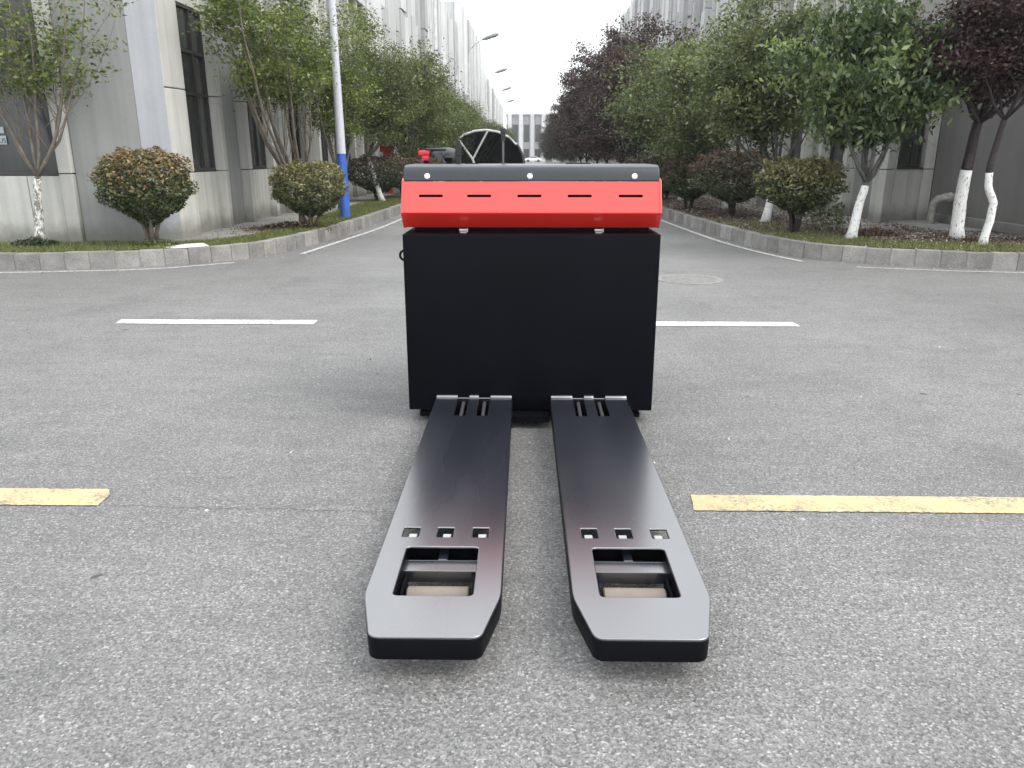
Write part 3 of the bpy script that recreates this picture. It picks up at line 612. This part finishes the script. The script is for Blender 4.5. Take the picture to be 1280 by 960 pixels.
# arched canopy
cn = root('arched_canopy', 'arched dark canopy with a white front frame over the left side of the road', 'canopy', (-2, 35, 0)); co = (-2, 35, 0)
arc = [(-3.42, 1.72), (-3.2, 1.95), (-2.8, 2.22), (-2.3, 2.38), (-1.8, 2.42), (-1.3, 2.34), (-.85, 2.13), (-.5, 1.82), (-.28, 1.35), (-.2, .9)]
for k in range(16):
    y = 35 + k * 1.1; m = MB(co)
    m.tube([(x, y, z) for x, z in (arc if k else arc[:8])], .05 if k == 0 else .035, 8)
    if k in (0, 4, 8, 12): m.tube([(-1.95, y, 0), (-2.45, y, 1.25), (-3.05, y, 2.05)], .05, 8); m.tube([(-2.42, y, 1.2), (-1.75, y, 2.38)], .045, 8)
    m.build('arch_frame' if k == 0 else 'arch_rib', 'canopy_frame' if k == 0 else 'canopy_rib', cn, smooth=True)
for k in range(len(arc) - 1):
    (xa, za), (xb, zb) = arc[k], arc[k + 1]; dn = Vector((zb - za, -(xb - xa))).normalized() * .03
    m = MB(co); m.prismx([(0, 0)] * 3, 0, 0) if False else None
    v = [(xa, 35.05, za + .06), (xb, 35.05, zb + .06), (xb, 52.0, zb + .06), (xa, 52.0, za + .06), (xa, 35.05, za + .08), (xb, 35.05, zb + .08), (xb, 52.0, zb + .08), (xa, 52.0, za + .08)]
    m.add(v, [(3, 2, 1, 0), (4, 5, 6, 7), (0, 1, 5, 4), (1, 2, 6, 5), (2, 3, 7, 6), (3, 0, 4, 7)]); m.build('roof_panel', 'canopy_skin', cn)
m = MB(co); m.add([(x, 51.9, z) for x, z in [(-3.42, 0)] + arc + [(-.2, 0)]], [tuple(range(12))[::-1]]); m.build('added_dark_end', 'canopy_skin', cn)  # sheet added across the far end so the canopy interior looks dark
m = MB(co); m.box(-3.35, -2.95, 35.3, 51.8, 0, 1.75); m.build('side_screen', 'canopy_skin', cn)
# red hydrant box
rb = root('fire_hose_cabinet', 'red cabinet with a sloping top above the left hedge', 'cabinet', (-4.35, 25.0, .17))
m = MB((-4.35, 25, .17)); m.box(-4.52, -4.22, 24.9, 25.2, .9, 1.62); m.build('body', 'signal_red', rb, bevel=.02)
m = MB((-4.35, 25, .17)); m.prismx([(24.85, 1.62), (25.25, 1.62), (25.25, 1.66)], -4.6, -4.2); m.box(-4.62, -4.52, 24.95, 25.1, 1.45, 1.8); m.build('lid', 'signal_red', rb)
m = MB((-4.35, 25, .17)); m.box(-4.75, -4.1, 24.85, 25.2, .84, .90); m.build('shelf', 'canopy_frame', rb)
m = MB((-4.35, 25, .17)); m.box(-4.45, -4.3, 24.95, 25.15, .17, .839); m.build('post', 'signal_red', rb)
# concrete block by right building
bk = MB((5.6, 18.7, .17)); bk.box(5.45, 5.75, 18.6, 18.9, .17, .42); o = bk.build('concrete_block', 'pale_concrete', bevel=.03); o['label'] = 'small pale concrete block on the ground between the right-hand bushes'; o['category'] = 'block'
# car far away
ca = root('parked_car', 'white car parked side-on in front of the end building', 'car', (1.3, 205, 0)); CO = (1.3, 205, 0)
prof = [(-2.1, .35), (-2.15, .75), (-1.95, .95), (-1.1, 1.05), (-.55, 1.42), (.7, 1.45), (1.35, 1.08), (2.0, .98), (2.15, .7), (2.1, .35)]
m = MB(CO); n_ = len(prof); v = [(1.3 + x, y, z) for y in (204.1, 205.8) for x, z in prof]; m.add(v, [tuple(range(n_)), tuple(range(n_, 2 * n_))[::-1]] + [(i, i + n_, (i + 1) % n_ + n_, (i + 1) % n_) for i in range(n_)]); m.build('body', 'car_white', ca, bevel=.05, smooth=True)
m = MB(CO); m.add([(1.3 + x, 204.09, z) for x, z in ((-.95, 1.05), (-.5, 1.36), (.65, 1.38), (1.15, 1.08))], [(0, 1, 2, 3)]); m.v = m.v; m.build('window', 'window_glass', ca)
for x in (-1.3, 1.35):
    m = MB(CO); m.tube([(1.3 + x, 204.05, .33), (1.3 + x, 204.3, .33)], .33, 16); m.build('wheel', 'rubber', ca)
# litter papers
def paper(name, lab, pts):
    bm = bmesh.new(); c = Vector(pts[0]); 
    lo = [bm.verts.new(Vector(p) - c) for p in pts]; f = bm.faces.new(lo); r = bmesh.ops.extrude_face_region(bm, geom=[f])
    bmesh.ops.translate(bm, vec=(0, 0, .006), verts=[g for g in r['geom'] if isinstance(g, bmesh.types.BMVert)]); bmesh.ops.recalc_face_normals(bm, faces=bm.faces)
    me = bpy.data.meshes.new(name); bm.to_mesh(me); bm.free(); me.materials.append(M['paper_white']); o = obj(name, me, None, c); o['label'] = lab; o['category'] = 'litter'
paper('paper_sheet', 'crumpled white paper lying on the grass beside the left kerb', [(-4.68, 9.86, .185), (-4.42, 9.62, .205), (-4.27, 9.66, .21), (-4.12, 9.95, .20), (-4.22, 10.02, .225), (-4.45, 9.99, .215)])
paper('paper_scrap', 'small white scrap left of the crumpled paper under the round bush', [(-4.85, 9.9, .185), (-4.72, 9.86, .19), (-4.70, 9.96, .195), (-4.82, 9.98, .195)])

# ------------------------------------------------------------------ vegetation
def grow_tree(name, label, cat, base, trunk, crown_c, crown_r, nleaf, lsize, leaf, bark, tr_r=.06, white=0, whitemat='limewash', limbs=6, seed=0, group=None, cull=None, droop=.25, up=.9, clump=.16, twigs=6, stems=None, asp=.5, tintbias=0):
    """trunk: points from the base to the fork; limbs rise from the fork into the crown ellipsoid"""
    rd = random.Random(seed); rng = np.random.default_rng(seed + 100); base = Vector(base)
    rt = root(name, label, cat, base, group); P = [base] + [Vector(p) for p in trunk]; fork = P[-1]; O = tuple(base)
    # resample trunk, split at the whitewash line
    Q = []
    for i in range(len(P) - 1):
        for k in range(3): Q.append(P[i].lerp(P[i + 1], k / 3))
    Q.append(P[-1]); zt = base.z + white
    rad = lambda p: tr_r * (1.25 if (p - base).length < .05 else 1.0) * (1 - .3 * (p.z - base.z) / max(.3, fork.z - base.z))
    lo = [p for p in Q if p.z <= zt + 1e-6]; hi = [p for p in Q if p.z > zt + 1e-6]
    if white and len(hi) and len(lo):
        a_, b_ = lo[-1], hi[0]; c_ = a_.lerp(b_, (zt - a_.z) / max(1e-6, b_.z - a_.z)); lo.append(c_); hi = [c_] + hi
    j = lambda p: p + Vector((rd.uniform(-1, 1), rd.uniform(-1, 1), 0)) * tr_r * .12
    if white:
        m = MB(O); m.tube([j(p) for p in lo], [rad(p) * 1.03 for p in lo], 10); m.build('whitewashed_trunk', whitemat, rt, smooth='all')
    if len(hi) > 1 or not white:
        hi = hi if white else Q; m = MB(O); m.tube([j(p) for p in hi], [rad(p) for p in hi], 10); m.build('trunk', bark, rt, smooth='all')
    cc = Vector(crown_c); cr = Vector(crown_r); C = []
    def inside():
        while 1:
            v = Vector((rd.uniform(-1, 1), rd.uniform(-1, 1), rd.uniform(-1, 1)))
            if .3 < v.length < 1: return cc + Vector((v.x * cr.x, v.y * cr.y, v.z * cr.z))
    def path(a, b, bend, n=5):
        mid = a.lerp(b, .45) + Vector((rd.uniform(-1, 1), rd.uniform(-1, 1), rd.uniform(-.2, 1.0) * .8)) * bend * (b - a).length
        return [a * (1 - t) ** 2 + mid * 2 * t * (1 - t) + b * t * t for t in [k / n for k in range(n + 1)]]
    for li in range(limbs):
        az = 2 * math.pi * (li + rd.uniform(-.3, .3)) / limbs
        rr = rd.uniform(.35, .85); tgt = cc + Vector((math.cos(az) * cr.x * rr, math.sin(az) * cr.y * rr, cr.z * rd.uniform(-.1, .85)))
        if stems and li < len(stems): tgt = Vector(stems[li])
        hv = tgt - fork; md = fork + Vector((hv.x * .72, hv.y * .72, hv.z * .30)) + Vector((rd.gauss(0, .05), rd.gauss(0, .05), 0))
        lp = [fork * (1 - t) ** 2 + md * 2 * t * (1 - t) + tgt * t * t for t in [k / 7 for k in range(8)]]; m = MB(O); r0 = rad(fork) * rd.uniform(.5, .72)
        lp = [fork] + [p + Vector((rd.uniform(-1, 1), rd.uniform(-1, 1), rd.uniform(-1, 1))) * .02 for p in lp[1:]]
        m.tube(lp, [max(.006, r0 * (1 - .82 * k / 7)) for k in range(len(lp))], 7)
        for k in (4, 5, 6, 7): C.append((lp[k], 1.1))
        for tw in range(twigs + 2):
            k = rd.randint(2, 7); st = lp[k]
            for _ in range(6):
                e = inside()
                if (e - st).length < max(cr) * 1.1: break
            e = st.lerp(e, rd.uniform(.55, 1)); bp = path(st, e, .18, 4); rb_ = max(.004, r0 * .35 * (1 - k / 10))
            m.tube(bp, [rb_ * (1 - .7 * q / 4) for q in range(5)], 5, cap=False)
            for q in range(2, 5): C.append((bp[q], 1.0))
            for t3 in range(2):
                s3 = bp[rd.randint(2, 4)]; e3 = s3 + Vector((rd.gauss(0, 1), rd.gauss(0, 1), rd.gauss(.1, .8))) * .28 * min(cr)
                m.tube([s3, s3.lerp(e3, .5) + Vector((0, 0, .02)), e3], [rb_ * .4, rb_ * .3, .002], 4, cap=False); C.append((e3, 1.2)); C.append((s3.lerp(e3, .55), .9))
        m.build('limb', bark, rt, smooth='all')
    cs = np.array([c[0] for c in C]); wt = np.array([c[1] for c in C]); wt = wt * rng.uniform(.3, 1.7, len(C))
    # pull the tips that fall outside the crown back in
    rel = (cs - np.array(cc)) / np.array(cr); ln = np.linalg.norm(rel, axis=1); ok = ln < 1.05; cs = cs[ok]; wt = wt[ok]
    nleaf = int(nleaf * 1.75); idx = rng.choice(len(cs), nleaf, p=wt / wt.sum())
    off = rng.normal(size=(nleaf, 3)).clip(-1.9, 1.9) * clump * np.array([1, 1, .55]) * np.where(rng.random((nleaf, 1)) < .3, 1.25, .62); pos = cs[idx] + off
    if cull is not None: k = cull(pos); pos = pos[k]; idx = idx[k]
    tint = .45 + rng.normal(size=len(cs))[idx] * .2 + rng.normal(size=len(pos)) * .16 + tintbias
    fo = quads_mesh('foliage', leaf_quads(pos - np.array(base), lsize, rng, up, droop, asp=asp), tint, leaf, rt); fo['kind'] = 'stuff'
    return rt
cullL = lambda p: (p[:, 0] > -4.8) | (p[:, 1] < 10.25)
cullR = lambda p: (p[:, 0] < 6.12) | (p[:, 1] < 13.9)
# left near trees
grow_tree('crape_myrtle', 'sparse young tree with worn white trunk in front of the left window', 'tree', (-6.42, 10.1, .18), [(-6.36, 10.1, .7), (-6.30, 10.1, 1.06)], (-6.05, 10.0, 3.2), (1.5, .75, 1.15), 2700, .062, 'leaf_bright', 'bark_olive',
          .062, .86, 'limewash_worn', 7, 21, cull=lambda p: (p[:, 1] < 10.3), clump=.12, stems=[(-6.62, 10.0, 2.4), (-6.3, 10.1, 3.2), (-5.7, 10.05, 2.5), (-6.0, 9.9, 3.6), (-5.45, 9.8, 3.1), (-6.7, 9.8, 2.9), (-5.2, 9.9, 3.3)])
grow_tree('street_tree', 'leafy multi-stemmed tree rising behind the second round bush on the left', 'tree', (-4.02, 14.0, .18), [(-4.03, 14.0, .45), (-4.0, 14.0, .62)], (-4.0, 12.9, 3.45), (.95, 2.4, 1.3), 12500, .06, 'leaf_bright', 'bark_olive',
          .085, 0, 'limewash', 9, 22, cull=cullL, clump=.15, stems=[(-4.45, 13.6, 2.3), (-4.2, 13.9, 2.8), (-3.7, 13.9, 2.5), (-4.4, 12.0, 3.2), (-4.3, 11.6, 3.5), (-3.9, 14.3, 3.3)])
grow_tree('street_tree', 'bright green tree directly behind the blue and white pole', 'tree', (-4.1, 17.2, .18), [(-4.1, 17.2, .6), (-4.05, 17.2, .9)], (-3.95, 16.7, 3.15), (.95, 1.5, 1.4), 10500, .06, 'leaf_bright', 'bark_olive', .07, 0, 'limewash', 7, 23, cull=cullL, clump=.16)
grow_tree('street_tree', 'olive green tree with leaning white trunk just right of the blue pole', 'tree', (-3.79, 20.5, .18), [(-3.95, 20.5, .75), (-4.12, 20.5, 1.3)], (-3.75, 20.6, 3.0), (1.15, 1.5, 1.65), 14000, .065, 'leaf_mid', 'bark_olive', .07, 1.0, 'limewash', 7, 24, cull=cullL, clump=.2)
# right near trees
grow_tree('maple_tree', 'broad-leaved green tree with white painted leaning trunk, right of the nearest right bush', 'tree', (4.57, 11.08, .18), [(4.62, 11.08, .6), (4.68, 11.08, .97)], (4.45, 11.0, 2.75), (1.25, 1.25, 1.25), 13000, .10, 'leaf_maple', 'bark_grey',
          .068, .74, 'limewash', 8, 31, clump=.15, droop=.9, up=.55, asp=.42, stems=[(4.52, 11.0, 1.9), (4.62, 11.1, 2.2), (4.95, 11.0, 1.65), (5.1, 11.2, 2.2), (4.1, 10.8, 2.3)])
grow_tree('maple_tree', 'spreading green tree with pink-white trunk between the first two right bushes', 'tree', (4.23, 14.0, .18), [(4.3, 14.0, .7), (4.36, 14.0, 1.02)], (3.72, 13.9, 2.95), (1.25, 1.5, 1.45), 16000, .075, 'leaf_pale', 'bark_grey',
          .075, .62, 'limewash', 8, 32, cull=cullR, clump=.19, droop=.5, stems=[(3.95, 14.0, 2.1), (3.6, 13.8, 2.6), (4.85, 14.0, 1.9), (4.7, 13.5, 2.7), (3.2, 13.9, 2.4), (4.1, 14.2, 3.2)])
grow_tree('maple_tree', 'pale green tree with a short white trunk behind the second right bush', 'tree', (4.43, 17.8, .18), [(4.42, 17.8, .7), (4.38, 17.8, 1.0)], (3.5, 17.6, 2.55), (1.25, 1.6, 1.5), 14000, .075, 'leaf_pale', 'bark_grey', .075, .5, 'limewash', 8, 33, cull=cullR, clump=.2, droop=.4)
grow_tree('maple_tree', 'pale green tree behind the third right bush, nearest the truck hood', 'tree', (4.1, 21.2, .18), [(4.05, 21.2, .7), (3.9, 21.2, 1.1)], (3.35, 21.0, 2.65), (1.35, 1.6, 1.55), 12000, .08, 'leaf_pale', 'bark_grey', .08, .4, 'limewash', 7, 34, cull=cullR, clump=.22, droop=.4)
grow_tree('plum_tree', 'dark purple-leaved tree with thick straight white trunk at the right', 'tree', (6.06, 11.1, .18), [(6.02, 11.1, .7), (6.03, 11.1, 1.14), (6.1, 11.1, 1.75)], (5.9, 10.9, 3.05), (1.2, 1.2, 1.1), 10500, .06, 'leaf_purple', 'bark_dark',
          .088, .95, 'limewash', 7, 41, clump=.16, stems=[(5.92, 11.1, 2.4), (6.35, 11.0, 2.55), (5.6, 11.0, 2.9), (6.2, 11.0, 3.2)])
grow_tree('plum_tree', 'purple-leaved tree with crooked white trunk at the right edge', 'tree', (6.02, 10.4, .18), [(6.06, 10.4, .5), (6.08, 10.4, .72), (5.96, 10.4, .95), (5.95, 10.4, 1.22), (6.03, 10.4, 1.75)], (6.25, 10.3, 3.0), (.95, .9, 1.0), 8000, .06, 'leaf_purple', 'bark_dark',
          .052, .93, 'limewash', 6, 42, clump=.14)
# rows further back: a few source trees per kind, copied
def row(kinds, spots, labels, group):
    srcs = []
    for i, (x, y, s, kk) in enumerate(spots):
        base_src = kinds[kk]
        if base_src[1] is None: t = base_src[0](); base_src[1] = t
        else: t = copy_tree(base_src[1])
        t.location = (x, y, .17); t.rotation_euler = (0, 0, random.Random(i * 7 + 1).uniform(0, 6.28)); t.scale = (s, s, s * random.Random(i).uniform(.93, 1.07)); t['label'] = labels(i, kk); t['group'] = group
def mk(kind, leaf, bark, n, cr, cz, seed, ls):
    return lambda: grow_tree(kind, 'tree', 'tree', (0, 0, 0), [(0.02, 0, .6), (.05, .03, 1.0)], (0, 0, cz), cr, n, ls, leaf, bark, .08, .8, 'limewash', 8, seed, clump=.26, up=.9)
ordw = ['first', 'second', 'third', 'fourth', 'fifth', 'sixth', 'seventh', 'eighth', 'ninth', 'tenth', 'eleventh', 'twelfth', 'thirteenth', 'fourteenth', 'fifteenth']
LK = [[mk('street_tree', 'leaf_mid', 'bark_olive', 13000, (1.45, 1.6, 1.85), 2.6, 51, .08), None], [mk('street_tree', 'leaf_dark', 'bark_dark', 12000, (1.3, 1.4, 1.8), 2.3, 52, .085), None], [mk('street_tree', 'leaf_bright', 'bark_olive', 12000, (1.4, 1.5, 1.85), 2.5, 53, .085), None]]
LS = [(-3.75, 24.6, .98, 0), (-3.7, 28.2, .95, 2), (-3.75, 31.5, .95, 0), (-3.8, 35.5, .95, 1), (-3.7, 39, 1, 2), (-3.8, 44, 1, 0), (-3.8, 50, 1.0, 2), (-3.8, 57, 1.0, 0), (-3.8, 66, 1.05, 1), (-3.8, 76, 1.1, 0), (-3.8, 90, 1.2, 1), (-3.8, 108, 1.3, 1), (-3.8, 130, 1.4, 0)]
row(LK, LS, lambda i, k: 'left row %s tree beyond the leaning white trunk, %s leaves' % (ordw[i], ['olive green', 'dark', 'bright green'][k]), 'trees in the left row beyond the pole')
RK = [[mk('plum_tree', 'leaf_purple', 'bark_dark', 19000, (2.3, 2.2, 3.0), 3.75, 61, .105), None], [mk('plum_tree', 'leaf_purple', 'bark_dark', 19000, (2.35, 2.3, 2.9), 3.6, 62, .105), None], [mk('street_tree', 'leaf_dark', 'bark_dark', 13000, (2.0, 2.0, 2.2), 2.6, 63, .11), None]]
RS = [(3.7, 26.5, .84, 0), (3.6, 31, .93, 1), (3.5, 36, .92, 0), (3.5, 41, .95, 1), (3.5, 47, .95, 0), (3.6, 54, .9, 1), (3.3, 62, .85, 0), (3.2, 72, .95, 2), (3.5, 84, .9, 1), (3.2, 98, .9, 0), (3.3, 115, 1.0, 2), (3.6, 140, 1, 2)]
row(RK, RS, lambda i, k: 'right row %s tree after the pale green ones, %s leaves' % (ordw[i], ['dark purple', 'dark purple', 'dark green'][k]), 'trees in the right row beyond the pale green ones')

# round clipped bushes
def bush(name, label, c, rx, rz, zc, n, ls, leaf, top, seed, stem_h=.25, stems=4, spread=.12, cat='bush', group=None, topf=.35, loose=1.7):
    x, y = c; base = (x, y, .17); rt = root(name, label, cat, base, group); rd = random.Random(seed); rng = np.random.default_rng(seed)
    for k in range(stems):
        a = 2 * math.pi * k / stems + rd.random(); m = MB(base); r = rx * .45
        p1 = (x + math.cos(a) * spread * .35, y + math.sin(a) * spread * .35, .16); m.tube([p1, (x + math.cos(a) * spread, y + math.sin(a) * spread, .17 + stem_h), (x + math.cos(a) * r, y + math.sin(a) * r, zc), (x + math.cos(a) * r * 1.5, y + math.sin(a) * r * 1.5, zc + rz * .5)], [.034, .026, .014, .006], 7)
        for q in range(7):
            e = Vector((rd.gauss(0, 1), rd.gauss(0, 1), rd.uniform(-.3, 1))).normalized(); s_ = Vector((x + math.cos(a) * r, y + math.sin(a) * r, zc)); m.tube([s_, (x + e.x * rx * .85, y + e.y * rx * .85, zc + e.z * rz * .85)], [.01, .004], 5, cap=False)
        m.build('stem', 'bark_dark' if x > 0 else 'bark_brown', rt, smooth='all')
    D = unit(rng.normal(size=(n, 3))); D0 = D; D = D / (np.abs(D) ** 2.7).sum(1, keepdims=True) ** (1 / 2.7)
    lump = 1 + .05 * np.sin(D[:, 0] * 7 + seed) * np.cos(D[:, 1] * 6 + seed * 2) + .04 * np.sin(D[:, 2] * 11 + D[:, 0] * 9)
    rr = (1 - np.abs(rng.normal(size=n)) * .13).clip(.35, 1) * (1 + (lump - 1) * loose) + rng.normal(size=n) * .022 * loose
    pos = D * rr[:, None] * np.array([rx, rx, rz]); low = pos[:, 2] < 0
    t = np.clip(-pos[:, 2] / rz, 0, 1); pos[:, 0] *= 1 - .6 * t ** 1.4; pos[:, 1] *= 1 - .6 * t ** 1.4; pos[:, 2] = np.where(low, pos[:, 2] * 1.0, pos[:, 2])
    pos[:, 2] = np.sign(pos[:, 2]) * rz * np.abs(pos[:, 2] / rz) ** .9
    P_ = pos + np.array([0, 0, zc - .17]); V = leaf_quads(P_, ls, rng, .25, .2, out=D, asp=.52)
    h = pos[:, 2] / rz + rng.normal(size=n) * .42 + (rr - .9); new = h > (1 - 2 * topf)
    tint = .42 + rng.normal(size=n) * .2
    for sel, mt_, nm in ((~new, leaf, 'foliage'), (new, top, 'new_growth')):
        if sel.sum(): 
            o = quads_mesh(nm, V.reshape(-1, 4, 3)[sel].reshape(-1, 3), tint[sel], mt_, rt); o['kind'] = 'stuff'
    return rt
bush('round_bush', 'large round bush with bronze top leaves in front of the grey wall at left', (-4.93, 10.12), .52, .45, .93, 12500, .052, 'leaf_photinia', 'leaf_newgrowth', 71, .2, topf=.33, spread=.07)
bush('round_bush', 'yellow-green round bush in front of the blue and white pole', (-3.54, 12.75), .575, .42, .80, 11000, .05, 'leaf_photinia', 'leaf_yellowing', 72, .18, topf=.52)
bush('round_bush', 'dark rounded hedge bush just right of the blue pole', (-3.98, 21.0), .80, .46, .86, 8000, .06, 'leaf_dark', 'leaf_redgreen', 73, topf=.3)
bush('round_bush', 'dark reddish hedge bush touching the left edge of the truck hood', (-3.60, 22.9), .72, .44, .84, 7000, .06, 'leaf_dark', 'leaf_redgreen', 74, topf=.5)
bush('round_bush', 'farther dark hedge bush beside the red cabinet', (-3.75, 26.4), .9, .48, .84, 6000, .065, 'leaf_dark', 'leaf_redgreen', 75, topf=.4)
bush('round_bush', 'nearest right bush, loose green with yellowish tips beside the first white trunk', (4.07, 12.0), .56, .38, .88, 8500, .058, 'leaf_photinia', 'leaf_yellowing', 76, .3, topf=.42, loose=3, stems=6, spread=.08)
bush('round_bush', 'dark bronze dome-shaped bush, second from the right corner', (4.03, 15.6), .83, .48, .93, 10500, .058, 'leaf_photinia', 'leaf_redgreen', 77, .3, topf=.4, stems=5, spread=.06)
bush('round_bush', 'third right-hand bush, green below and bronze on top', (3.58, 17.6), .66, .45, .86, 7500, .058, 'leaf_photinia', 'leaf_redgreen', 78, .25, topf=.36)
bush('round_bush', 'dark green bush nearest the right edge of the truck hood', (3.75, 21.8), .8, .45, .82, 7000, .065, 'leaf_dark', 'leaf_redgreen', 79, topf=.3)
bush('round_bush', 'shadowed bush behind the bush nearest the truck on the right', (3.85, 25.0), .85, .48, .85, 6000, .07, 'leaf_dark', 'leaf_redgreen', 80, topf=.35)
# small weeds at the foot of trees
def tuft(name, label, x, y, r, n, h, leaf, seed, ls=.05):
    rng = np.random.default_rng(seed); a = rng.uniform(0, 6.28, n); q = np.sqrt(rng.random(n)) * r; P_ = np.stack([np.cos(a) * q, np.sin(a) * q * .6, rng.random(n) * h * (1 - q / r * .6)], 1)
    o = quads_mesh(name, leaf_quads(P_, ls, rng), .4 + rng.normal(size=n) * .2, leaf); o.location = (x, y, .18); o['label'] = label; o['category'] = 'plant'
tuft('weed_tuft', 'low weeds round the foot of the worn white trunk', -6.42, 10.0, .3, 700, .14, 'leaf_dark', 1)
tuft('weed_tuft', 'small weeds at the stem of the large bronze-topped bush', -4.85, 10.05, .32, 350, .12, 'leaf_mid', 2)
tuft('weed_tuft', 'brown dry undergrowth under the yellow-green round bush', -3.85, 12.7, .42, 900, .13, 'litter', 3, .06)
tuft('weed_tuft', 'reddish seedlings between the leaning white trunk and the thick one', 5.1, 11.6, .38, 900, .14, 'leaf_redgreen', 4)
tuft('weed_tuft', 'dark dead leaves heaped at the thick white trunk', 6.1, 11.0, .4, 700, .06, 'litter', 5)
tuft('weed_tuft', 'light green seedling beside the nearest right bush', 4.75, 12.6, .3, 420, .85, 'leaf_pale', 6, .07)

# grass blades, litter and petals (stuff)
def inpoly(xy, poly):
    x, y = xy[:, 0], xy[:, 1]; c = np.zeros(len(x), bool); n = len(poly); jx = n - 1
    for i in range(n):
        xi, yi = poly[i]; xj, yj = poly[jx]; c ^= ((yi > y) != (yj > y)) & (x < (xj - xi) * (y - yi) / (yj - yi + 1e-12) + xi); jx = i
    return c
def along(P, n, wmin, wmax, side, ymax, rng, xlim=9):
    pts = [p for p in P if p.y < ymax and abs(p.x) < xlim]; idx = rng.integers(0, len(pts) - 1, n); t = rng.random(n); wv = wmin + (wmax - wmin) * rng.random(n) ** 1.2
    A = np.array([[p.x, p.y] for p in pts]); a, b = A[idx], A[idx + 1]; d = (b - a) / np.linalg.norm(b - a, axis=1, keepdims=True); nn = np.stack([-d[:, 1], d[:, 0]], 1) * side
    return a + (b - a) * t[:, None] + nn * wv[:, None]
def blades(name, xy, h, rng, mat, z=KH - .025):
    n = len(xy); a = rng.uniform(0, 6.28, n); hh = h * rng.uniform(.5, 1.4, n); w_ = .006 * rng.uniform(.7, 1.5, n); b = np.c_[xy, np.full(n, z)]
    s = np.stack([np.cos(a) * w_, np.sin(a) * w_, np.zeros(n)], 1); tip = b + np.stack([rng.normal(size=n) * .4 * hh, rng.normal(size=n) * .4 * hh, hh], 1)
    V = np.stack([b - s, b + s, tip], 1).reshape(-1, 3); o = quads_mesh(name, V, .45 + rng.normal(size=n) * .25, mat, tri=True); stuff(o); return o
leafmat('grass_tint', (.07, .085, .022), (.15, .18, .05), (.27, .28, .11), .3)
xy = along(PL, 60000, .15, 1.35, 1, 22, RNG); xy = xy[~inpoly(xy, ap) | (RNG.random(len(xy)) < .03)]; xy = xy[(xy[:, 1] < 10.5) | (xy[:, 0] > -4.7)]
blades('grass_left', xy, .045, RNG, 'grass_tint')
xy = along(PR, 34000, .15, 1.15, -1, 15, RNG); dens = np.clip(1.15 - (xy[:, 1] - 9) / 3.5, .12, 1); xy = xy[RNG.random(len(xy)) < dens]
blades('grass_right', xy, .05, RNG, 'grass_tint')
def scatter(name, xy, ls, mat, z, rng, bias=0):
    P_ = np.c_[xy, z + rng.random(len(xy)) * .012]; o = quads_mesh(name, leaf_quads(P_, ls, rng, 3.0, 0, asp=.7), .35 + bias + rng.normal(size=len(xy)) * .28, mat); stuff(o)
xy = along(PR, 26000, .16, 3.2, -1, 26, RNG); xy = xy[(xy[:, 0] < 7.3)]
scatter('leaf_litter', xy, .035, 'litter', KH - .012, RNG)
xy = along(PR, 9000, .16, 2.6, -1, 24, RNG); xy = xy[(xy[:, 0] < 7.3)]; scatter('fallen_petals', xy, .03, 'petals', KH - .006, RNG, .2)
xy = np.c_[RNG.normal(-3.9, .35, 2200), RNG.normal(12.6, .35, 2200)]; scatter('dry_leaves', xy, .035, 'litter', KH - .012, RNG, .1)
xy = along(PL, 260, -.5, -.02, 1, 18, RNG); scatter('gutter_debris', xy, .022, 'petals', .008, RNG, .3)
xy = along(PR, 260, -.5, -.02, -1, 18, RNG); scatter('gutter_debris_right', xy, .022, 'petals', .008, RNG, .3)
xy = np.c_[RNG.uniform(-6, 6, 150), RNG.uniform(2, 9, 150)]; scatter('road_specks', xy, .016, 'petals', .008, RNG, .3)

# ------------------------------------------------------------------ thin air haze
a = N('haze_air'); a.t.nodes.remove(a.b); pv = a.n('ShaderNodeVolumePrincipled'); pv.inputs['Color'].default_value = (.93, .96, 1, 1); pv.inputs['Density'].default_value = .0007; pv.inputs['Anisotropy'].default_value = .2
a.l(pv.outputs[0], a.out.inputs['Volume']); M['haze_air'] = a.m
m = MB(); m.box(-120, 120, -60, 260, -1, 16); stuff(m.build('haze', 'haze_air'))
